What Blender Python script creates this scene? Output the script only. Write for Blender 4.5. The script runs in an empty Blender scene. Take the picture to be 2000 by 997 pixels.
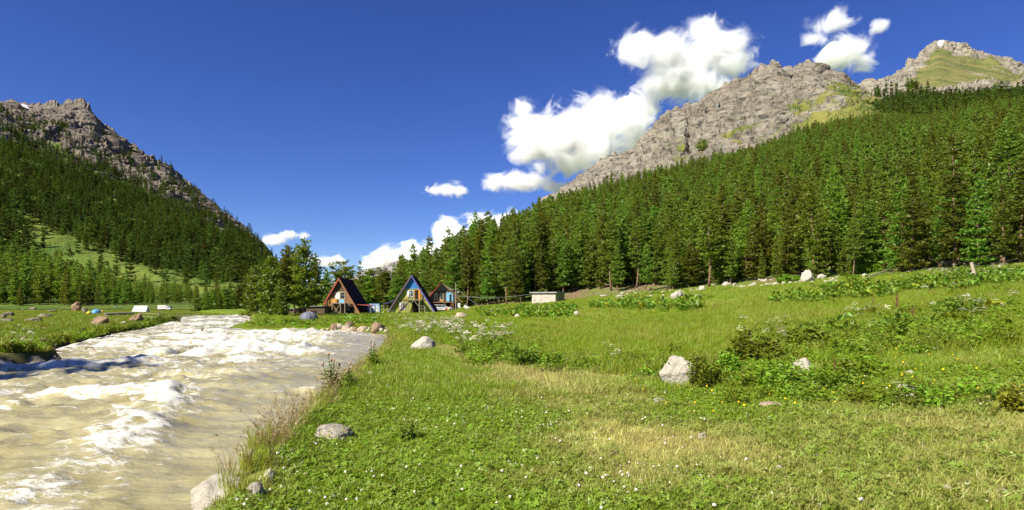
import bpy, math, random
import numpy as np
from mathutils import Vector

S = bpy.context.scene
COL = S.collection
R = math.radians
rng = np.random.default_rng(7)
random.seed(7)

# ------------------------------------------------------------------ camera, sky, sun, exposure
F, HOR, ZC = 1150.0, 590.0, 1.6          # focal length and horizon row in pixels of the 2000 px wide photograph, eye height
cam = bpy.data.objects.new('camera', bpy.data.cameras.new('camera'))
COL.objects.link(cam)
cam.location = (0, 0, ZC)
cam.rotation_euler = (R(90), 0, 0)
cam.data.sensor_width = 36.0
cam.data.lens = F / 2000 * 36.0
cam.data.shift_y = (HOR - 498.5) / 2000
cam.data.clip_start = 0.1
cam.data.clip_end = 30000
S.camera = cam

SUN_AZ, SUN_EL = R(228), R(42)           # azimuth clockwise from +Y
sun_vec = Vector((math.sin(SUN_AZ) * math.cos(SUN_EL), math.cos(SUN_AZ) * math.cos(SUN_EL), math.sin(SUN_EL)))
sun = bpy.data.objects.new('sun', bpy.data.lights.new('sun', 'SUN'))
COL.objects.link(sun)
sun.data.energy = 5.0
sun.data.angle = R(0.5)
sun.data.color = (1.0, 0.93, 0.80)
sun.rotation_euler = sun_vec.to_track_quat('Z', 'Y').to_euler()

W = bpy.data.worlds.new('World')
S.world = W
W.use_nodes = True
wn = W.node_tree
sky = wn.nodes.new('ShaderNodeTexSky')
sky.sky_type = 'NISHITA'
sky.sun_disc = False
sky.sun_elevation = SUN_EL
sky.sun_rotation = SUN_AZ
sky.altitude = 2100
sky.air_density = 1.0
sky.dust_density = 0.15
sky.ozone_density = 6.0
bg = wn.nodes['Background']
bg.inputs['Strength'].default_value = 0.062
hs = wn.nodes.new('ShaderNodeHueSaturation')
hs.inputs['Saturation'].default_value = 1.17
hs.inputs['Hue'].default_value = 0.521
wn.links.new(sky.outputs[0], hs.inputs['Color'])
wn.links.new(hs.outputs[0], bg.inputs[0])

S.view_settings.view_transform = 'Standard'
S.view_settings.look = 'None'
S.view_settings.gamma = 1
S.view_settings.exposure = 1.1
S.cycles.max_bounces = 12
S.cycles.diffuse_bounces = 3
S.cycles.glossy_bounces = 2
S.cycles.transmission_bounces = 3
S.cycles.transparent_max_bounces = 8
S.cycles.volume_bounces = 8
S.cycles.use_denoising = True
S.cycles.denoiser = 'OPENIMAGEDENOISE'
S.cycles.denoising_input_passes = 'RGB_ALBEDO_NORMAL'
S.cycles.denoising_prefilter = 'ACCURATE'

# ------------------------------------------------------------------ helpers
def at(u, v, y):
    return ((u - 1000) / F * y, y, ZC + (HOR - v) / F * y)

def _hash(ix, iy, iz, s):
    n = (ix.astype(np.uint32) * np.uint32(374761393) + iy.astype(np.uint32) * np.uint32(668265263)
         + iz.astype(np.uint32) * np.uint32(2147483647) + np.uint32(s * 974634777 & 0xffffffff))
    n = (n ^ (n >> np.uint32(13))) * np.uint32(1274126177)
    n = (n ^ (n >> np.uint32(16))) * np.uint32(2246822519)
    return n ^ (n >> np.uint32(15))

def noise(x, y, z=0.0, s=0):
    x, y, z = np.broadcast_arrays(np.asarray(x, float), np.asarray(y, float), np.asarray(z, float))
    ix, iy, iz = np.floor(x).astype(np.int64), np.floor(y).astype(np.int64), np.floor(z).astype(np.int64)
    fx, fy, fz = x - ix, y - iy, z - iz
    w = lambda t: t * t * t * (t * (t * 6 - 15) + 10)
    wx, wy, wz = w(fx), w(fy), w(fz)
    out = 0.0
    for dx in (0, 1):
        for dy in (0, 1):
            for dz in (0, 1):
                h = _hash(ix + dx, iy + dy, iz + dz, s)
                gx = (h & np.uint32(1023)).astype(float) / 511.5 - 1
                gy = ((h >> np.uint32(10)) & np.uint32(1023)).astype(float) / 511.5 - 1
                gz = ((h >> np.uint32(20)) & np.uint32(1023)).astype(float) / 511.5 - 1
                d = gx * (fx - dx) + gy * (fy - dy) + gz * (fz - dz)
                out = out + d * (wx if dx else 1 - wx) * (wy if dy else 1 - wy) * (wz if dz else 1 - wz)
    return out * 1.3

def fbm(x, y, z=0.0, s=0, o=4, g=0.5):
    a, t, f = 1.0, 0.0, 1.0
    for i in range(o):
        t = t + a * noise(np.asarray(x) * f, np.asarray(y) * f, np.asarray(z) * f, s + i * 17)
        a *= g; f *= 2.03
    return t

def ridged(x, y, z=0.0, s=0, o=4, g=0.5):
    a, t, f = 1.0, 0.0, 1.0
    for i in range(o):
        t = t + a * (1 - 2.2 * np.abs(noise(np.asarray(x) * f, np.asarray(y) * f, np.asarray(z) * f, s + i * 17)))
        a *= g; f *= 2.1
    return t

def sst(a, b, x):
    t = np.clip((np.asarray(x, float) - a) / (b - a), 0, 1)
    return t * t * (3 - 2 * t)

def new_mesh(name, V, Fc, mats=(), attrs=None, smooth=False, mi=None):
    V = np.asarray(V, np.float32)
    m = bpy.data.meshes.new(name)
    if isinstance(Fc, np.ndarray):
        k = Fc.shape[1]
        m.vertices.add(len(V)); m.vertices.foreach_set('co', V.ravel())
        m.loops.add(Fc.size); m.loops.foreach_set('vertex_index', Fc.ravel().astype(np.int32))
        m.polygons.add(len(Fc))
        m.polygons.foreach_set('loop_start', np.arange(0, Fc.size, k, dtype=np.int32))
        m.polygons.foreach_set('loop_total', np.full(len(Fc), k, np.int32))
    else:
        m.from_pydata([tuple(map(float, p)) for p in V], [], Fc)
    for a, d in (attrs or {}).items():
        t = m.attributes.new(a, 'FLOAT', 'POINT'); t.data.foreach_set('value', np.asarray(d, np.float32).ravel())
    for t in (mats if isinstance(mats, (list, tuple)) else [mats]):
        m.materials.append(t)
    if mi is not None:
        m.polygons.foreach_set('material_index', np.asarray(mi, np.int32))
    m.update(calc_edges=True)
    m.polygons.foreach_set('use_smooth', np.full(len(m.polygons), bool(smooth)))
    return m

def link(name, mesh, parent=None, loc=None, rot=None, scale=None):
    o = bpy.data.objects.new(name, mesh)
    COL.objects.link(o)
    if parent is not None: o.parent = parent
    if loc is not None: o.location = loc
    if rot is not None: o.rotation_euler = rot
    if scale is not None: o.scale = (scale,) * 3 if np.isscalar(scale) else scale
    return o

def tag(o, label, cat, group=None):
    o['label'] = label; o['category'] = cat
    if group: o['group'] = group
    return o

def kind(o, k):
    o['kind'] = k
    return o

def empty(name, label, cat, loc=(0, 0, 0), rz=0.0, group=None):
    o = bpy.data.objects.new(name, None)
    o.empty_display_size = 0.2
    COL.objects.link(o)
    o.location = loc; o.rotation_euler = (0, 0, rz)
    return tag(o, label, cat, group)

def copy_tree(o, parent=None):
    c = o.copy(); COL.objects.link(c)
    if parent is not None: c.parent = parent
    for ch in o.children: copy_tree(ch, c)
    return c

class MB:
    """collects boxes, bars, tubes, polygons into one mesh"""
    def __init__(s): s.v, s.f, s.m = [], [], []
    def add(s, V, Fc, m=0):
        b = len(s.v); s.v += [tuple(p) for p in V]; s.f += [tuple(i + b for i in q) for q in Fc]; s.m += [m] * len(Fc); return s
    def box(s, x0, x1, y0, y1, z0, z1, m=0):
        V = [(x, y, z) for z in (z0, z1) for y in (y0, y1) for x in (x0, x1)]
        return s.add(V, [(0, 2, 3, 1), (4, 5, 7, 6), (0, 1, 5, 4), (2, 6, 7, 3), (0, 4, 6, 2), (1, 3, 7, 5)], m)
    def bar(s, a, b, w, h, m=0, up=(0, 0, 1)):
        a, b = Vector(a), Vector(b); d = (b - a).normalized(); u = Vector(up)
        if abs(d.dot(u)) > .98: u = Vector((0, 1, 0))
        x = d.cross(u).normalized() * (w / 2); z = x.cross(d).normalized() * (h / 2)
        V = [p + sx * x + sz * z for p in (a, b) for sx, sz in ((-1, -1), (1, -1), (1, 1), (-1, 1))]
        return s.add(V, [(0, 3, 2, 1), (4, 5, 6, 7), (0, 1, 5, 4), (1, 2, 6, 5), (2, 3, 7, 6), (3, 0, 4, 7)], m)
    def tube(s, pts, rad, n=6, m=0, caps=True):
        pts = [Vector(p) for p in pts]
        if np.isscalar(rad): rad = [rad] * len(pts)
        V, Fc = [], []
        for i, p in enumerate(pts):
            d = (pts[min(i + 1, len(pts) - 1)] - pts[max(i - 1, 0)]).normalized()
            u = Vector((0, 0, 1)) if abs(d.z) < .9 else Vector((1, 0, 0))
            a = d.cross(u).normalized(); b = a.cross(d)
            for k in range(n):
                t = 2 * math.pi * k / n
                V.append(p + (a * math.cos(t) + b * math.sin(t)) * rad[i])
        for i in range(len(pts) - 1):
            for k in range(n):
                Fc.append((i * n + k, i * n + (k + 1) % n, (i + 1) * n + (k + 1) % n, (i + 1) * n + k))
        if caps:
            Fc.append(tuple(range(n))[::-1]); Fc.append(tuple((len(pts) - 1) * n + k for k in range(n)))
        return s.add(V, Fc, m)
    def prism(s, poly, a, b, m=0):
        """polygon (list of (p,q)) in the xz plane pulled from y=a to y=b"""
        n = len(poly)
        V = [(p, a, q) for p, q in poly] + [(p, b, q) for p, q in poly]
        return s.add(V, [tuple(range(n)), tuple(range(n, 2 * n))[::-1]] + [(k, k + n, (k + 1) % n + n, (k + 1) % n) for k in range(n)], m)
    def mesh(s, name, mats, smooth=False):
        m = new_mesh(name, s.v, s.f, mats, None, smooth, s.m)
        return m
    def obj(s, name, mats, parent=None, loc=None, rot=None, smooth=False):
        return link(name, s.mesh(name, mats, smooth), parent, loc, rot)

# ------------------------------------------------------------------ materials
class NT:
    def __init__(s, name):
        s.mat = bpy.data.materials.new(name); s.mat.use_nodes = True
        s.t = s.mat.node_tree; s.t.nodes.clear()
        s.out = s.t.nodes.new('ShaderNodeOutputMaterial')
    def n(s, typ, ins=None, out=0, **kw):
        d = s.t.nodes.new('ShaderNode' + typ)
        for k, v in kw.items(): setattr(d, k, v)
        for k, v in (ins or {}).items(): s.put(d.inputs[k], v)
        return d.outputs[out] if out is not None else d
    def put(s, sock, v):
        if isinstance(v, bpy.types.NodeSocket): s.t.links.new(v, sock)
        else: sock.default_value = (*v, 1) if (isinstance(v, (tuple, list)) and len(v) == 3 and sock.type == 'RGBA') else v
    def math(s, op, a, b=0.0, c=0.0, clamp=False):
        return s.n('Math', {0: a, 1: b, 2: c}, operation=op, use_clamp=clamp)
    def vmath(s, op, a, b=(0, 0, 0)):
        return s.n('VectorMath', {0: a, 1: b}, operation=op)
    def pos(s): return s.n('NewGeometry', out=0)
    def obj(s): return s.n('TexCoord', out=3)
    def scale(s, vec, sc):
        return s.n('VectorMath', {0: vec, 1: sc if not np.isscalar(sc) else (sc, sc, sc)}, operation='MULTIPLY')
    def noise(s, vec, scale, detail=4, rough=0.55, dist=0.0):
        return s.n('TexNoise', {'Vector': vec, 'Scale': scale, 'Detail': detail, 'Roughness': rough, 'Distortion': dist})
    def ramp(s, fac, stops, interp='LINEAR'):
        d = s.n('ValToRGB', {0: fac}, out=None); r = d.color_ramp; r.interpolation = interp
        while len(r.elements) < len(stops): r.elements.new(0.5)
        for e, (p, c) in zip(r.elements, stops):
            e.position = p; e.color = (*c, 1) if not np.isscalar(c) else (c, c, c, 1)
        return d.outputs[0]
    def mix(s, fac, a, b, mode='MIX'):
        d = s.t.nodes.new('ShaderNodeMix'); d.data_type = 'RGBA'; d.blend_type = mode
        s.put(d.inputs[0], fac); s.put(d.inputs[6], a); s.put(d.inputs[7], b)
        return d.outputs[2]
    def attr(s, name, typ='GEOMETRY', out=2):
        return s.n('Attribute', out=out, attribute_name=name, attribute_type=typ)
    def rand(s): return s.n('ObjectInfo', out=5)
    def bump(s, h, strength=0.5, dist=0.1):
        return s.n('Bump', {'Height': h, 'Strength': strength, 'Distance': dist})
    def hsv(s, col, h=0.5, sa=1.0, v=1.0):
        return s.n('HueSaturation', {'Color': col, 'Hue': h, 'Saturation': sa, 'Value': v})
    def pbr(s, col, rough=0.8, spec=0.3, normal=None, metal=0.0, **kw):
        i = {'Base Color': col, 'Roughness': rough, 'Specular IOR Level': spec, 'Metallic': metal}
        i.update(kw)
        b = s.n('BsdfPrincipled', i)
        if normal is not None: s.put(b.node.inputs['Normal'], normal)
        s.t.links.new(b, s.out.inputs[0]); return s.mat
    def leaf(s, col, tcol, trans=0.3, rough=0.5, gloss=0.05):
        d = s.n('BsdfDiffuse', {'Color': col}); t = s.n('BsdfTranslucent', {'Color': tcol})
        m = s.n('MixShader', {0: trans, 1: d, 2: t})
        if gloss:
            g = s.n('BsdfGlossy', {'Color': (1, 1, 1), 'Roughness': rough})
            m = s.n('MixShader', {0: gloss, 1: m, 2: g})
        s.t.links.new(m, s.out.inputs[0]); return s.mat

def plain(name, col, rough=0.7, spec=0.3, var=0.25, scale=3.0, metal=0.0, stretch=None, bump=0.0, dark=None):
    """painted or natural surface with soft wear: noise between the colour and a darker tone"""
    t = NT(name); p = t.obj()
    if stretch: p = t.scale(p, stretch)
    n1 = t.noise(p, scale, 6, 0.6)
    d = dark or tuple(c * (1 - var) * 0.8 for c in col)
    c = t.mix(t.ramp(n1, [(0.35, 0.0), (0.65, 1.0)]), d, col)
    n2 = t.noise(p, scale * 9, 3, 0.6)
    c = t.mix(t.math('MULTIPLY', n2, 0.35 * var / 0.25), c, tuple(min(1, x * 0.55) for x in col))
    return t.pbr(c, rough, spec, t.bump(n2, bump, 0.02) if bump else None, metal)

def leafmat(name, col, lo=0.7, hi=1.35, hue=0.03, trans=0.3, gloss=0.05, attr=None, alt=None, tboost=1.6, patch=None):
    """foliage: brightness and hue vary per plant and per leaf clump"""
    t = NT(name); r = t.rand()
    base = col
    if alt: base = t.mix(t.attr(attr, 'INSTANCER') if attr else r, col, alt)
    if patch: base = t.mix(t.ramp(t.noise(t.pos(), patch[0], 3, 0.6), [(0.42, 0.0), (0.62, 1.0)]), base, patch[1])
    n = t.noise(t.obj(), 2.2, 3, 0.6)
    v = t.n('MapRange', {0: t.math('ADD', t.math('MULTIPLY', r, 0.62), t.math('MULTIPLY', n, 0.38)), 1: 0.12, 2: 0.88, 3: lo, 4: hi})
    h = t.n('MapRange', {0: r, 1: 0.0, 2: 1.0, 3: 0.5 - hue, 4: 0.5 + hue})
    c = t.hsv(base, h, 1.0, v)
    tc = t.hsv(c, 0.485, 1.05, tboost)
    return t.leaf(c, tc, trans, 0.45, gloss)
# ------------------------------------------------------------------ setting: ground, river, mountains
RIGHT_EDGE = [(-1.2, -6), (-1.4, 0), (-2.1, 3), (-2.5, 5), (-2.85, 6.6), (-3.2, 9.2), (-3.4, 11.5), (-3.75, 14), (-4.3, 18.4), (-5.2, 24), (-6.5, 30), (-7.9, 38),
              (-8.8, 43), (-10.0, 47), (-13, 50.3), (-17, 52), (-21, 52.2), (-25, 53.5), (-27.6, 57), (-29.2, 63), (-33, 75), (-40, 90), (-46, 104), (-51, 111)]
LEFT_EDGE = [(-36, -6), (-34, 6), (-29, 13), (-24, 17.5), (-20.6, 20.8), (-18.3, 22.8), (-18.6, 24.2), (-21, 26.5), (-24, 30), (-27.5, 37), (-31, 45), (-36, 58), (-43, 73),
             (-52, 92), (-58, 101)]
RIVER = np.array(RIGHT_EDGE + LEFT_EDGE[::-1], float)
WATER_Z = -1.0

def river_sd(x, y):
    """signed distance to the river's outline, negative in the water"""
    x, y = np.broadcast_arrays(np.asarray(x, float), np.asarray(y, float))
    d2 = np.full(x.shape, 1e18); ins = np.zeros(x.shape, bool)
    n = len(RIVER)
    for i in range(n):
        ax, ay = RIVER[i]; bx, by = RIVER[(i + 1) % n]
        ex, ey = bx - ax, by - ay
        t = np.clip(((x - ax) * ex + (y - ay) * ey) / (ex * ex + ey * ey), 0, 1)
        d2 = np.minimum(d2, (x - ax - t * ex) ** 2 + (y - ay - t * ey) ** 2)
        c = (ay > y) != (by > y)
        ins ^= c & (x < ex * (y - ay) / (ey if abs(ey) > 1e-9 else 1e-9) + ax)
    return np.where(ins, -1, 1) * np.sqrt(d2)

def soft(x, w): return np.where(x > 30 * w, x, w * np.log1p(np.exp(np.clip(x / w, -40, 30))))

def base_z(x, y):
    c = np.interp(y, [0, 15, 30, 46, 58, 80, 105, 150, 300], [0, -.05, -.3, -.72, -.78, -.68, -.52, -.4, -.3])
    r = np.interp(y, [0, 15, 40, 115, 150, 400], [0, 0, .05, .95, 1.5, 3.0])
    w = sst(0, 1, (x - (-5 - .11 * y)) / (6.5 + .13 * y))
    right = c + (r - c) * w + .1 * soft(np.minimum(x, 260) - 2.2, 1.2)
    left = np.interp(y, [0, 22, 30, 60, 100, 200, 260, 400], [-.25, -.32, -.5, -.6, -.92, -1.55, -1.5, 0])
    mid = np.interp(y, [-6, 17, 25, 45, 60, 100, 140, 400], [-15, -12, -13, -19, -33, -46, -75, -200])
    k = sst(-4, 4, x - mid)
    return left + (right - left) * k

def ground_z(x, y, detail=True):
    x, y = np.broadcast_arrays(np.asarray(x, float), np.asarray(y, float))
    b = base_z(x, y)
    b = b + .16 * fbm(x * .11, y * .11, 3.1, 5, 3) * sst(6, 40, np.hypot(x, y)) + .05 * fbm(x * .5, y * .5, 1.7, 9, 3)
    if detail:
        b = b + .018 * fbm(x * 3.1, y * 3.1, .7, 13, 2)
    sd = river_sd(x, y)
    e = sd + .22 * noise(x * .9, y * .9, 2.2, 21) + .12 * noise(x * 2.7, y * 2.7, 2.2, 22)
    k = sst(.12, -.75, e)
    lip = .05 * np.exp(-((e - .3) / .25) ** 2)
    return (b + lip) * (1 - k) - 2.0 * k

def gz(x, y): return float(ground_z(np.array([x]), np.array([y]))[0])

def axis(lo, hi, c, s0, g):
    """grid lines that are s0 apart near c and spread by the factor g outward"""
    out = [c]
    for e, sg in ((hi, 1), (lo, -1)):
        p, s = c, s0
        while (p - e) * sg < 0:
            p += s * sg; s *= g; out.append(p)
    return np.array(sorted(out))

def grid_faces(ny, nx, keep=None):
    i = np.arange(ny * nx).reshape(ny, nx)
    f = np.stack([i[:-1, :-1], i[:-1, 1:], i[1:, 1:], i[1:, :-1]], -1).reshape(-1, 4)
    return f if keep is None else f[keep.reshape(-1)]

def compact(V, Fc, attrs):
    used = np.unique(Fc); m = np.full(len(V), -1); m[used] = np.arange(len(used))
    return V[used], m[Fc], {k: a.ravel()[used] for k, a in attrs.items()}

# --- meadow and valley floor: one sheet
gx = np.unique(np.concatenate([axis(-9000, 9000, 0.5, .16, 1.022), np.arange(-48, -16, .5)]))
gy = np.unique(np.concatenate([axis(-9000, 12000, 6.0, .15, 1.017)]))
GX, GY = np.meshgrid(gx, gy)
GZ = ground_z(GX, GY)

def g_fast(x, y):
    """height of the ground sheet, read off its own grid"""
    x, y = np.asarray(x, float), np.asarray(y, float)
    i = np.clip(np.searchsorted(gx, x) - 1, 0, len(gx) - 2); j = np.clip(np.searchsorted(gy, y) - 1, 0, len(gy) - 2)
    s, q = (x - gx[i]) / (gx[i + 1] - gx[i]), (y - gy[j]) / (gy[j + 1] - gy[j])
    return (GZ[j, i] * (1 - s) + GZ[j, i + 1] * s) * (1 - q) + (GZ[j + 1, i] * (1 - s) + GZ[j + 1, i + 1] * s) * q

def dry_map(x, y):
    """how dry and trodden the turf is: the track up the bank, the bare patches of the near turf"""
    px = np.interp(y, [0, 6, 9, 12, 16, 20, 24], [3.2, 2.0, 1.2, .6, -.9, -2.2, -3.4])
    d = np.abs(x - px + .5 * noise(x * .5, y * .5, 0, 31))
    tr = np.exp(-(d / np.interp(y, [0, 6, 12, 20, 25], [2.6, 1.7, 1.1, .55, .4])) ** 2) * sst(27, 21, y)
    # second arm to the east along y ~ 11
    q = np.abs(y - (11.3 - .09 * (x - 1)) + .5 * noise(x * .6, y * .6, 4, 33))
    tr = np.maximum(tr, .95 * np.exp(-(q / .8) ** 2) * sst(-.5, 1.2, x) * sst(7.5, 4, x))
    near = sst(9.5, 6.5, y) * sst(.5, 3.2, x) * .72
    n = fbm(x * .55, y * .55, 7, 35, 4)
    return np.clip(np.maximum(tr, near) * .76 + n * .6 - .12, 0, 1) * sst(60, 35, y)

sdG = river_sd(GX, GY)
A_dry = dry_map(GX, GY)
A_bank = sst(.35, -.1, sdG)
A_dirt = np.clip(sst(.1, .75, fbm(GX * .8, GY * .8, 9, 41, 3)) * sst(8.5, 6.4, GY) * sst(1.2, 2.6, GX) * 1.3, 0, 1)
A_left = sst(2, -4, GX - np.interp(GY, [-6, 17, 25, 45, 60, 100, 140, 400], [-15, -12, -13, -19, -33, -46, -75, -200]))
Rr = np.hypot(GX, GY)
A_far = sst(250, 600, Rr)

t = NT('meadow_ground'); P = t.pos()
g1 = t.noise(P, 0.35, 5, 0.6); g2 = t.noise(P, 3.5, 5, 0.65); g3 = t.noise(P, 40, 3, 0.6)
green = t.mix(t.ramp(g1, [(.38, 0.), (.64, 1.)]), (.10, .165, .010), (.17, .225, .018))
green = t.mix(t.ramp(g2, [(.45, 0.), (.72, .8)]), green, (.05, .095, .012))
dryc = t.mix(g3, (.26, .24, .06), (.42, .38, .14))
c = t.mix(t.attr('dry'), green, dryc)
leftc = t.mix(t.ramp(t.noise(P, .12, 4, .6), [(.4, 0.), (.62, 1.)]), (.10, .19, .015), (.25, .20, .05))
c = t.mix(t.attr('left'), c, leftc)
c = t.mix(t.attr('dirt'), c, t.mix(g3, (.12, .085, .05), (.25, .18, .11)))
bankc = t.mix(g2, (.02, .015, .009), (.10, .075, .05))
c = t.mix(t.attr('bank'), c, bankc)
M_GROUND = t.pbr(c, .95, .1, t.bump(t.math('ADD', g2, t.math('MULTIPLY', g3, .5)), .6, .06))
V = np.stack([GX, GY, GZ], -1).reshape(-1, 3)
kind(link('ground', new_mesh('ground', V, grid_faces(len(gy), len(gx)), M_GROUND, {'dry': A_dry, 'bank': A_bank, 'dirt': A_dirt, 'left': A_left}, True)), 'structure')

# --- river
wx = np.unique(np.concatenate([axis(-110, 2, -7, .075, 1.0062)]))
wy = np.unique(np.concatenate([axis(-6, 145, 8, .075, 1.0078)]))
WX, WY = np.meshgrid(wx, wy)
wsd = river_sd(WX, WY)
def crest(pts, wid, h, s=1.0):
    """height of a standing wave along a line, steep on the side facing the camera"""
    b = np.full(WX.shape, 1e9)
    for (ax, ay), (bx, by) in zip(pts[:-1], pts[1:]):
        ex, ey = bx - ax, by - ay
        q = np.clip(((WX - ax) * ex + (WY - ay) * ey) / (ex * ex + ey * ey), 0, 1)
        b = np.minimum(b, np.hypot(WX - ax - q * ex, WY - ay - q * ey))
    b = b + .28 * noise(WX * 1.3, WY * 1.3, 0, 77) + .12 * noise(WX * 4, WY * 4, 0, 78)
    k = np.exp(-np.clip(b, 0, None) ** 2 / wid ** 2)
    return h * k, k
wz = np.zeros(WX.shape); foam = np.zeros(WX.shape)
rough = .35 + .65 * sst(9, 26, WY) * sst(-3.5, -9, WX + .12 * WY)
wz += .20 * rough * fbm(WX * .30, WY * .42, 0, 51, 3) + .14 * rough * ridged(WX * .55 + .5 * noise(WX * .3, WY * .3, 0, 3), WY * .9, 0, 53, 3)
wz += .045 * fbm(WX * 1.9, WY * 3.0, 0, 55, 3) * (.4 + rough)
for pts, wid, h, fo in (
        ([(-8.6, 15.2), (-7.7, 12.2), (-6.7, 9.8), (-6.3, 8.3), (-5.9, 7.2), (-5.5, 6.2)], .75, .15, .85),
        ([(-16, 15.5), (-13, 15.2), (-11, 15.3), (-8.8, 15.1)], .5, .22, .55),
        ([(-14, 11.5), (-12.2, 12.5), (-11.5, 13.4)], .45, .24, .5),
        ([(-20, 20.2), (-18.2, 20.9), (-16, 22), (-14.4, 23)], .7, .30, .6),
        ([(-15.5, 26.5), (-13.4, 27.3), (-11.4, 27.6), (-10.2, 29)], .85, .55, .9),
        ([(-22, 33), (-18, 34.5), (-14, 33)], .9, .35, .6),
        ([(-24, 40), (-19, 41), (-13, 39)], 1.2, .3, .5),
        ([(-6.6, 15.8), (-5.7, 16.9)], .4, .14, .5),
        ([(-27, 48), (-22, 47), (-17, 48)], 1.3, .25, .5),
        ([(-34, 60), (-31, 64)], 1.5, .3, .8), ([(-41, 78), (-37, 80)], 1.8, .3, .7)):
    a, k = crest(pts, wid, h)
    mo = np.clip(.75 + .8 * fbm(WX * 1.1, WY * 1.1, 3, 91, 3), .15, 1.5)
    wz += a * mo; foam = np.maximum(foam, k * fo * mo)
n1 = ridged(WX * .42 + .6 * noise(WX * .5, WY * .5, 5, 8), WY * .75 + .5 * noise(WX * .4, WY * .6, 9, 8), 0, 61, 4, .6)
n2 = fbm(WX * .16, WY * .2, 0, 63, 3)
foam += .62 * sst(.95, 1.95, n1 * (.72 + .45 * sst(9, 30, WY)) + .55 * n2) * (.35 + .65 * sst(10, 28, WY)) * (.35 + .65 * rough)
foam += .5 * sst(1.0, -.1, -wsd - .25) * sst(24, 30, WY) * sst(-12, -20, WX) * sst(-.5, .6, fbm(WX * .8, WY * .8, 0, 65, 3) + .3)
foam += .22 * sst(.06, .3, wz)
foam += .22 * sst(.55, 1.5, ridged(WX * .8 + .7 * noise(WX * .7, WY * .7, 2, 18), WY * 1.2, 0, 68, 4, .6)) * sst(-6.5, -9.5, WX) * sst(30, 18, WY)
wz += .10 * ridged(WX * .8, WY * 1.1, 3, 69, 3) * sst(-5.5, -9, WX) * sst(28, 16, WY)
wz += .055 * foam * fbm(WX * 5.5, WY * 6.5, 0, 67, 3)
calm = sst(.0, 1.2, -wsd)
Vw = np.stack([WX, WY, WATER_Z + wz * (.25 + .75 * calm)], -1).reshape(-1, 3)
keep = (wsd[:-1, :-1] < .9) & (wsd[1:, 1:] < .9)
Vw, Fw, aw = compact(Vw, grid_faces(len(wy), len(wx), keep), {'foam': np.clip(foam, 0, 1.3)})
t = NT('silty_water'); P = t.pos()
st = t.scale(P, (1.0, 1.9, 1.0))
fn = t.noise(st, 2.2, 6, .66, 1.0); fn2 = t.noise(st, 9, 3, .6, .4)
f = t.math('ADD', t.math('ADD', t.math('MULTIPLY', t.attr('foam'), .9), -.02), t.math('MULTIPLY', t.math('SUBTRACT', fn, .5), 2.7))
f = t.math('ADD', f, t.math('MULTIPLY', t.math('SUBTRACT', fn2, .5), .3))
fm = t.ramp(f, [(.34, 0.), (.50, .22), (.66, .75), (.85, 1.)])
wc = t.mix(t.ramp(t.noise(st, .35, 4, .6), [(.35, 0.), (.68, 1.)]), (.262, .228, .10), (.37, .335, .18))
c = t.mix(fm, wc, (.58, .57, .505))
rg = t.n('MapRange', {0: fm, 1: 0., 2: 1., 3: .10, 4: .6})
bmp = t.bump(t.math('ADD', t.math('MULTIPLY', t.noise(st, 3.2, 5, .6), .8), t.math('MULTIPLY', fn2, t.math('ADD', .15, t.math('MULTIPLY', fm, .35)))), .5, .10)
M_WATER = t.pbr(c, rg, .32, bmp)
kind(link('river_water', new_mesh('river_water', Vw, Fw, M_WATER, aw, True)), 'structure')

# --- mountains: grids over bearing and distance, each profile with its own real distances
def profile(us, levels, rows):
    """levels: list of (u knots, depth, row v) -> grids of X, Y, Z and level coordinate"""
    Ys, Zs, Ks = [], [], []
    prev = None
    for li, (ku, ky, kv) in enumerate(levels):
        y = np.interp(us, ku, ky); z = ZC + (HOR - np.interp(us, ku, kv)) / F * y
        if prev is not None:
            for k in np.linspace(0, 1, rows[li - 1], endpoint=False):
                Ys.append(prev[0] + (y - prev[0]) * k); Zs.append(prev[1] + (z - prev[1]) * k); Ks.append(np.full(len(us), li - 1 + k))
        prev = (y, z)
    Ys.append(prev[0]); Zs.append(prev[1]); Ks.append(np.full(len(us), len(levels) - 1.0))
    Y, Z, K = np.array(Ys), np.array(Zs), np.array(Ks)
    return (us - 1000) / F * Y, Y, Z, K

def normals(X, Y, Z):
    du = np.stack([np.gradient(a, axis=1) for a in (X, Y, Z)], -1); dv = np.stack([np.gradient(a, axis=0) for a in (X, Y, Z)], -1)
    n = np.cross(du, dv); return n / (np.linalg.norm(n, axis=-1, keepdims=True) + 1e-9)

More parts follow.
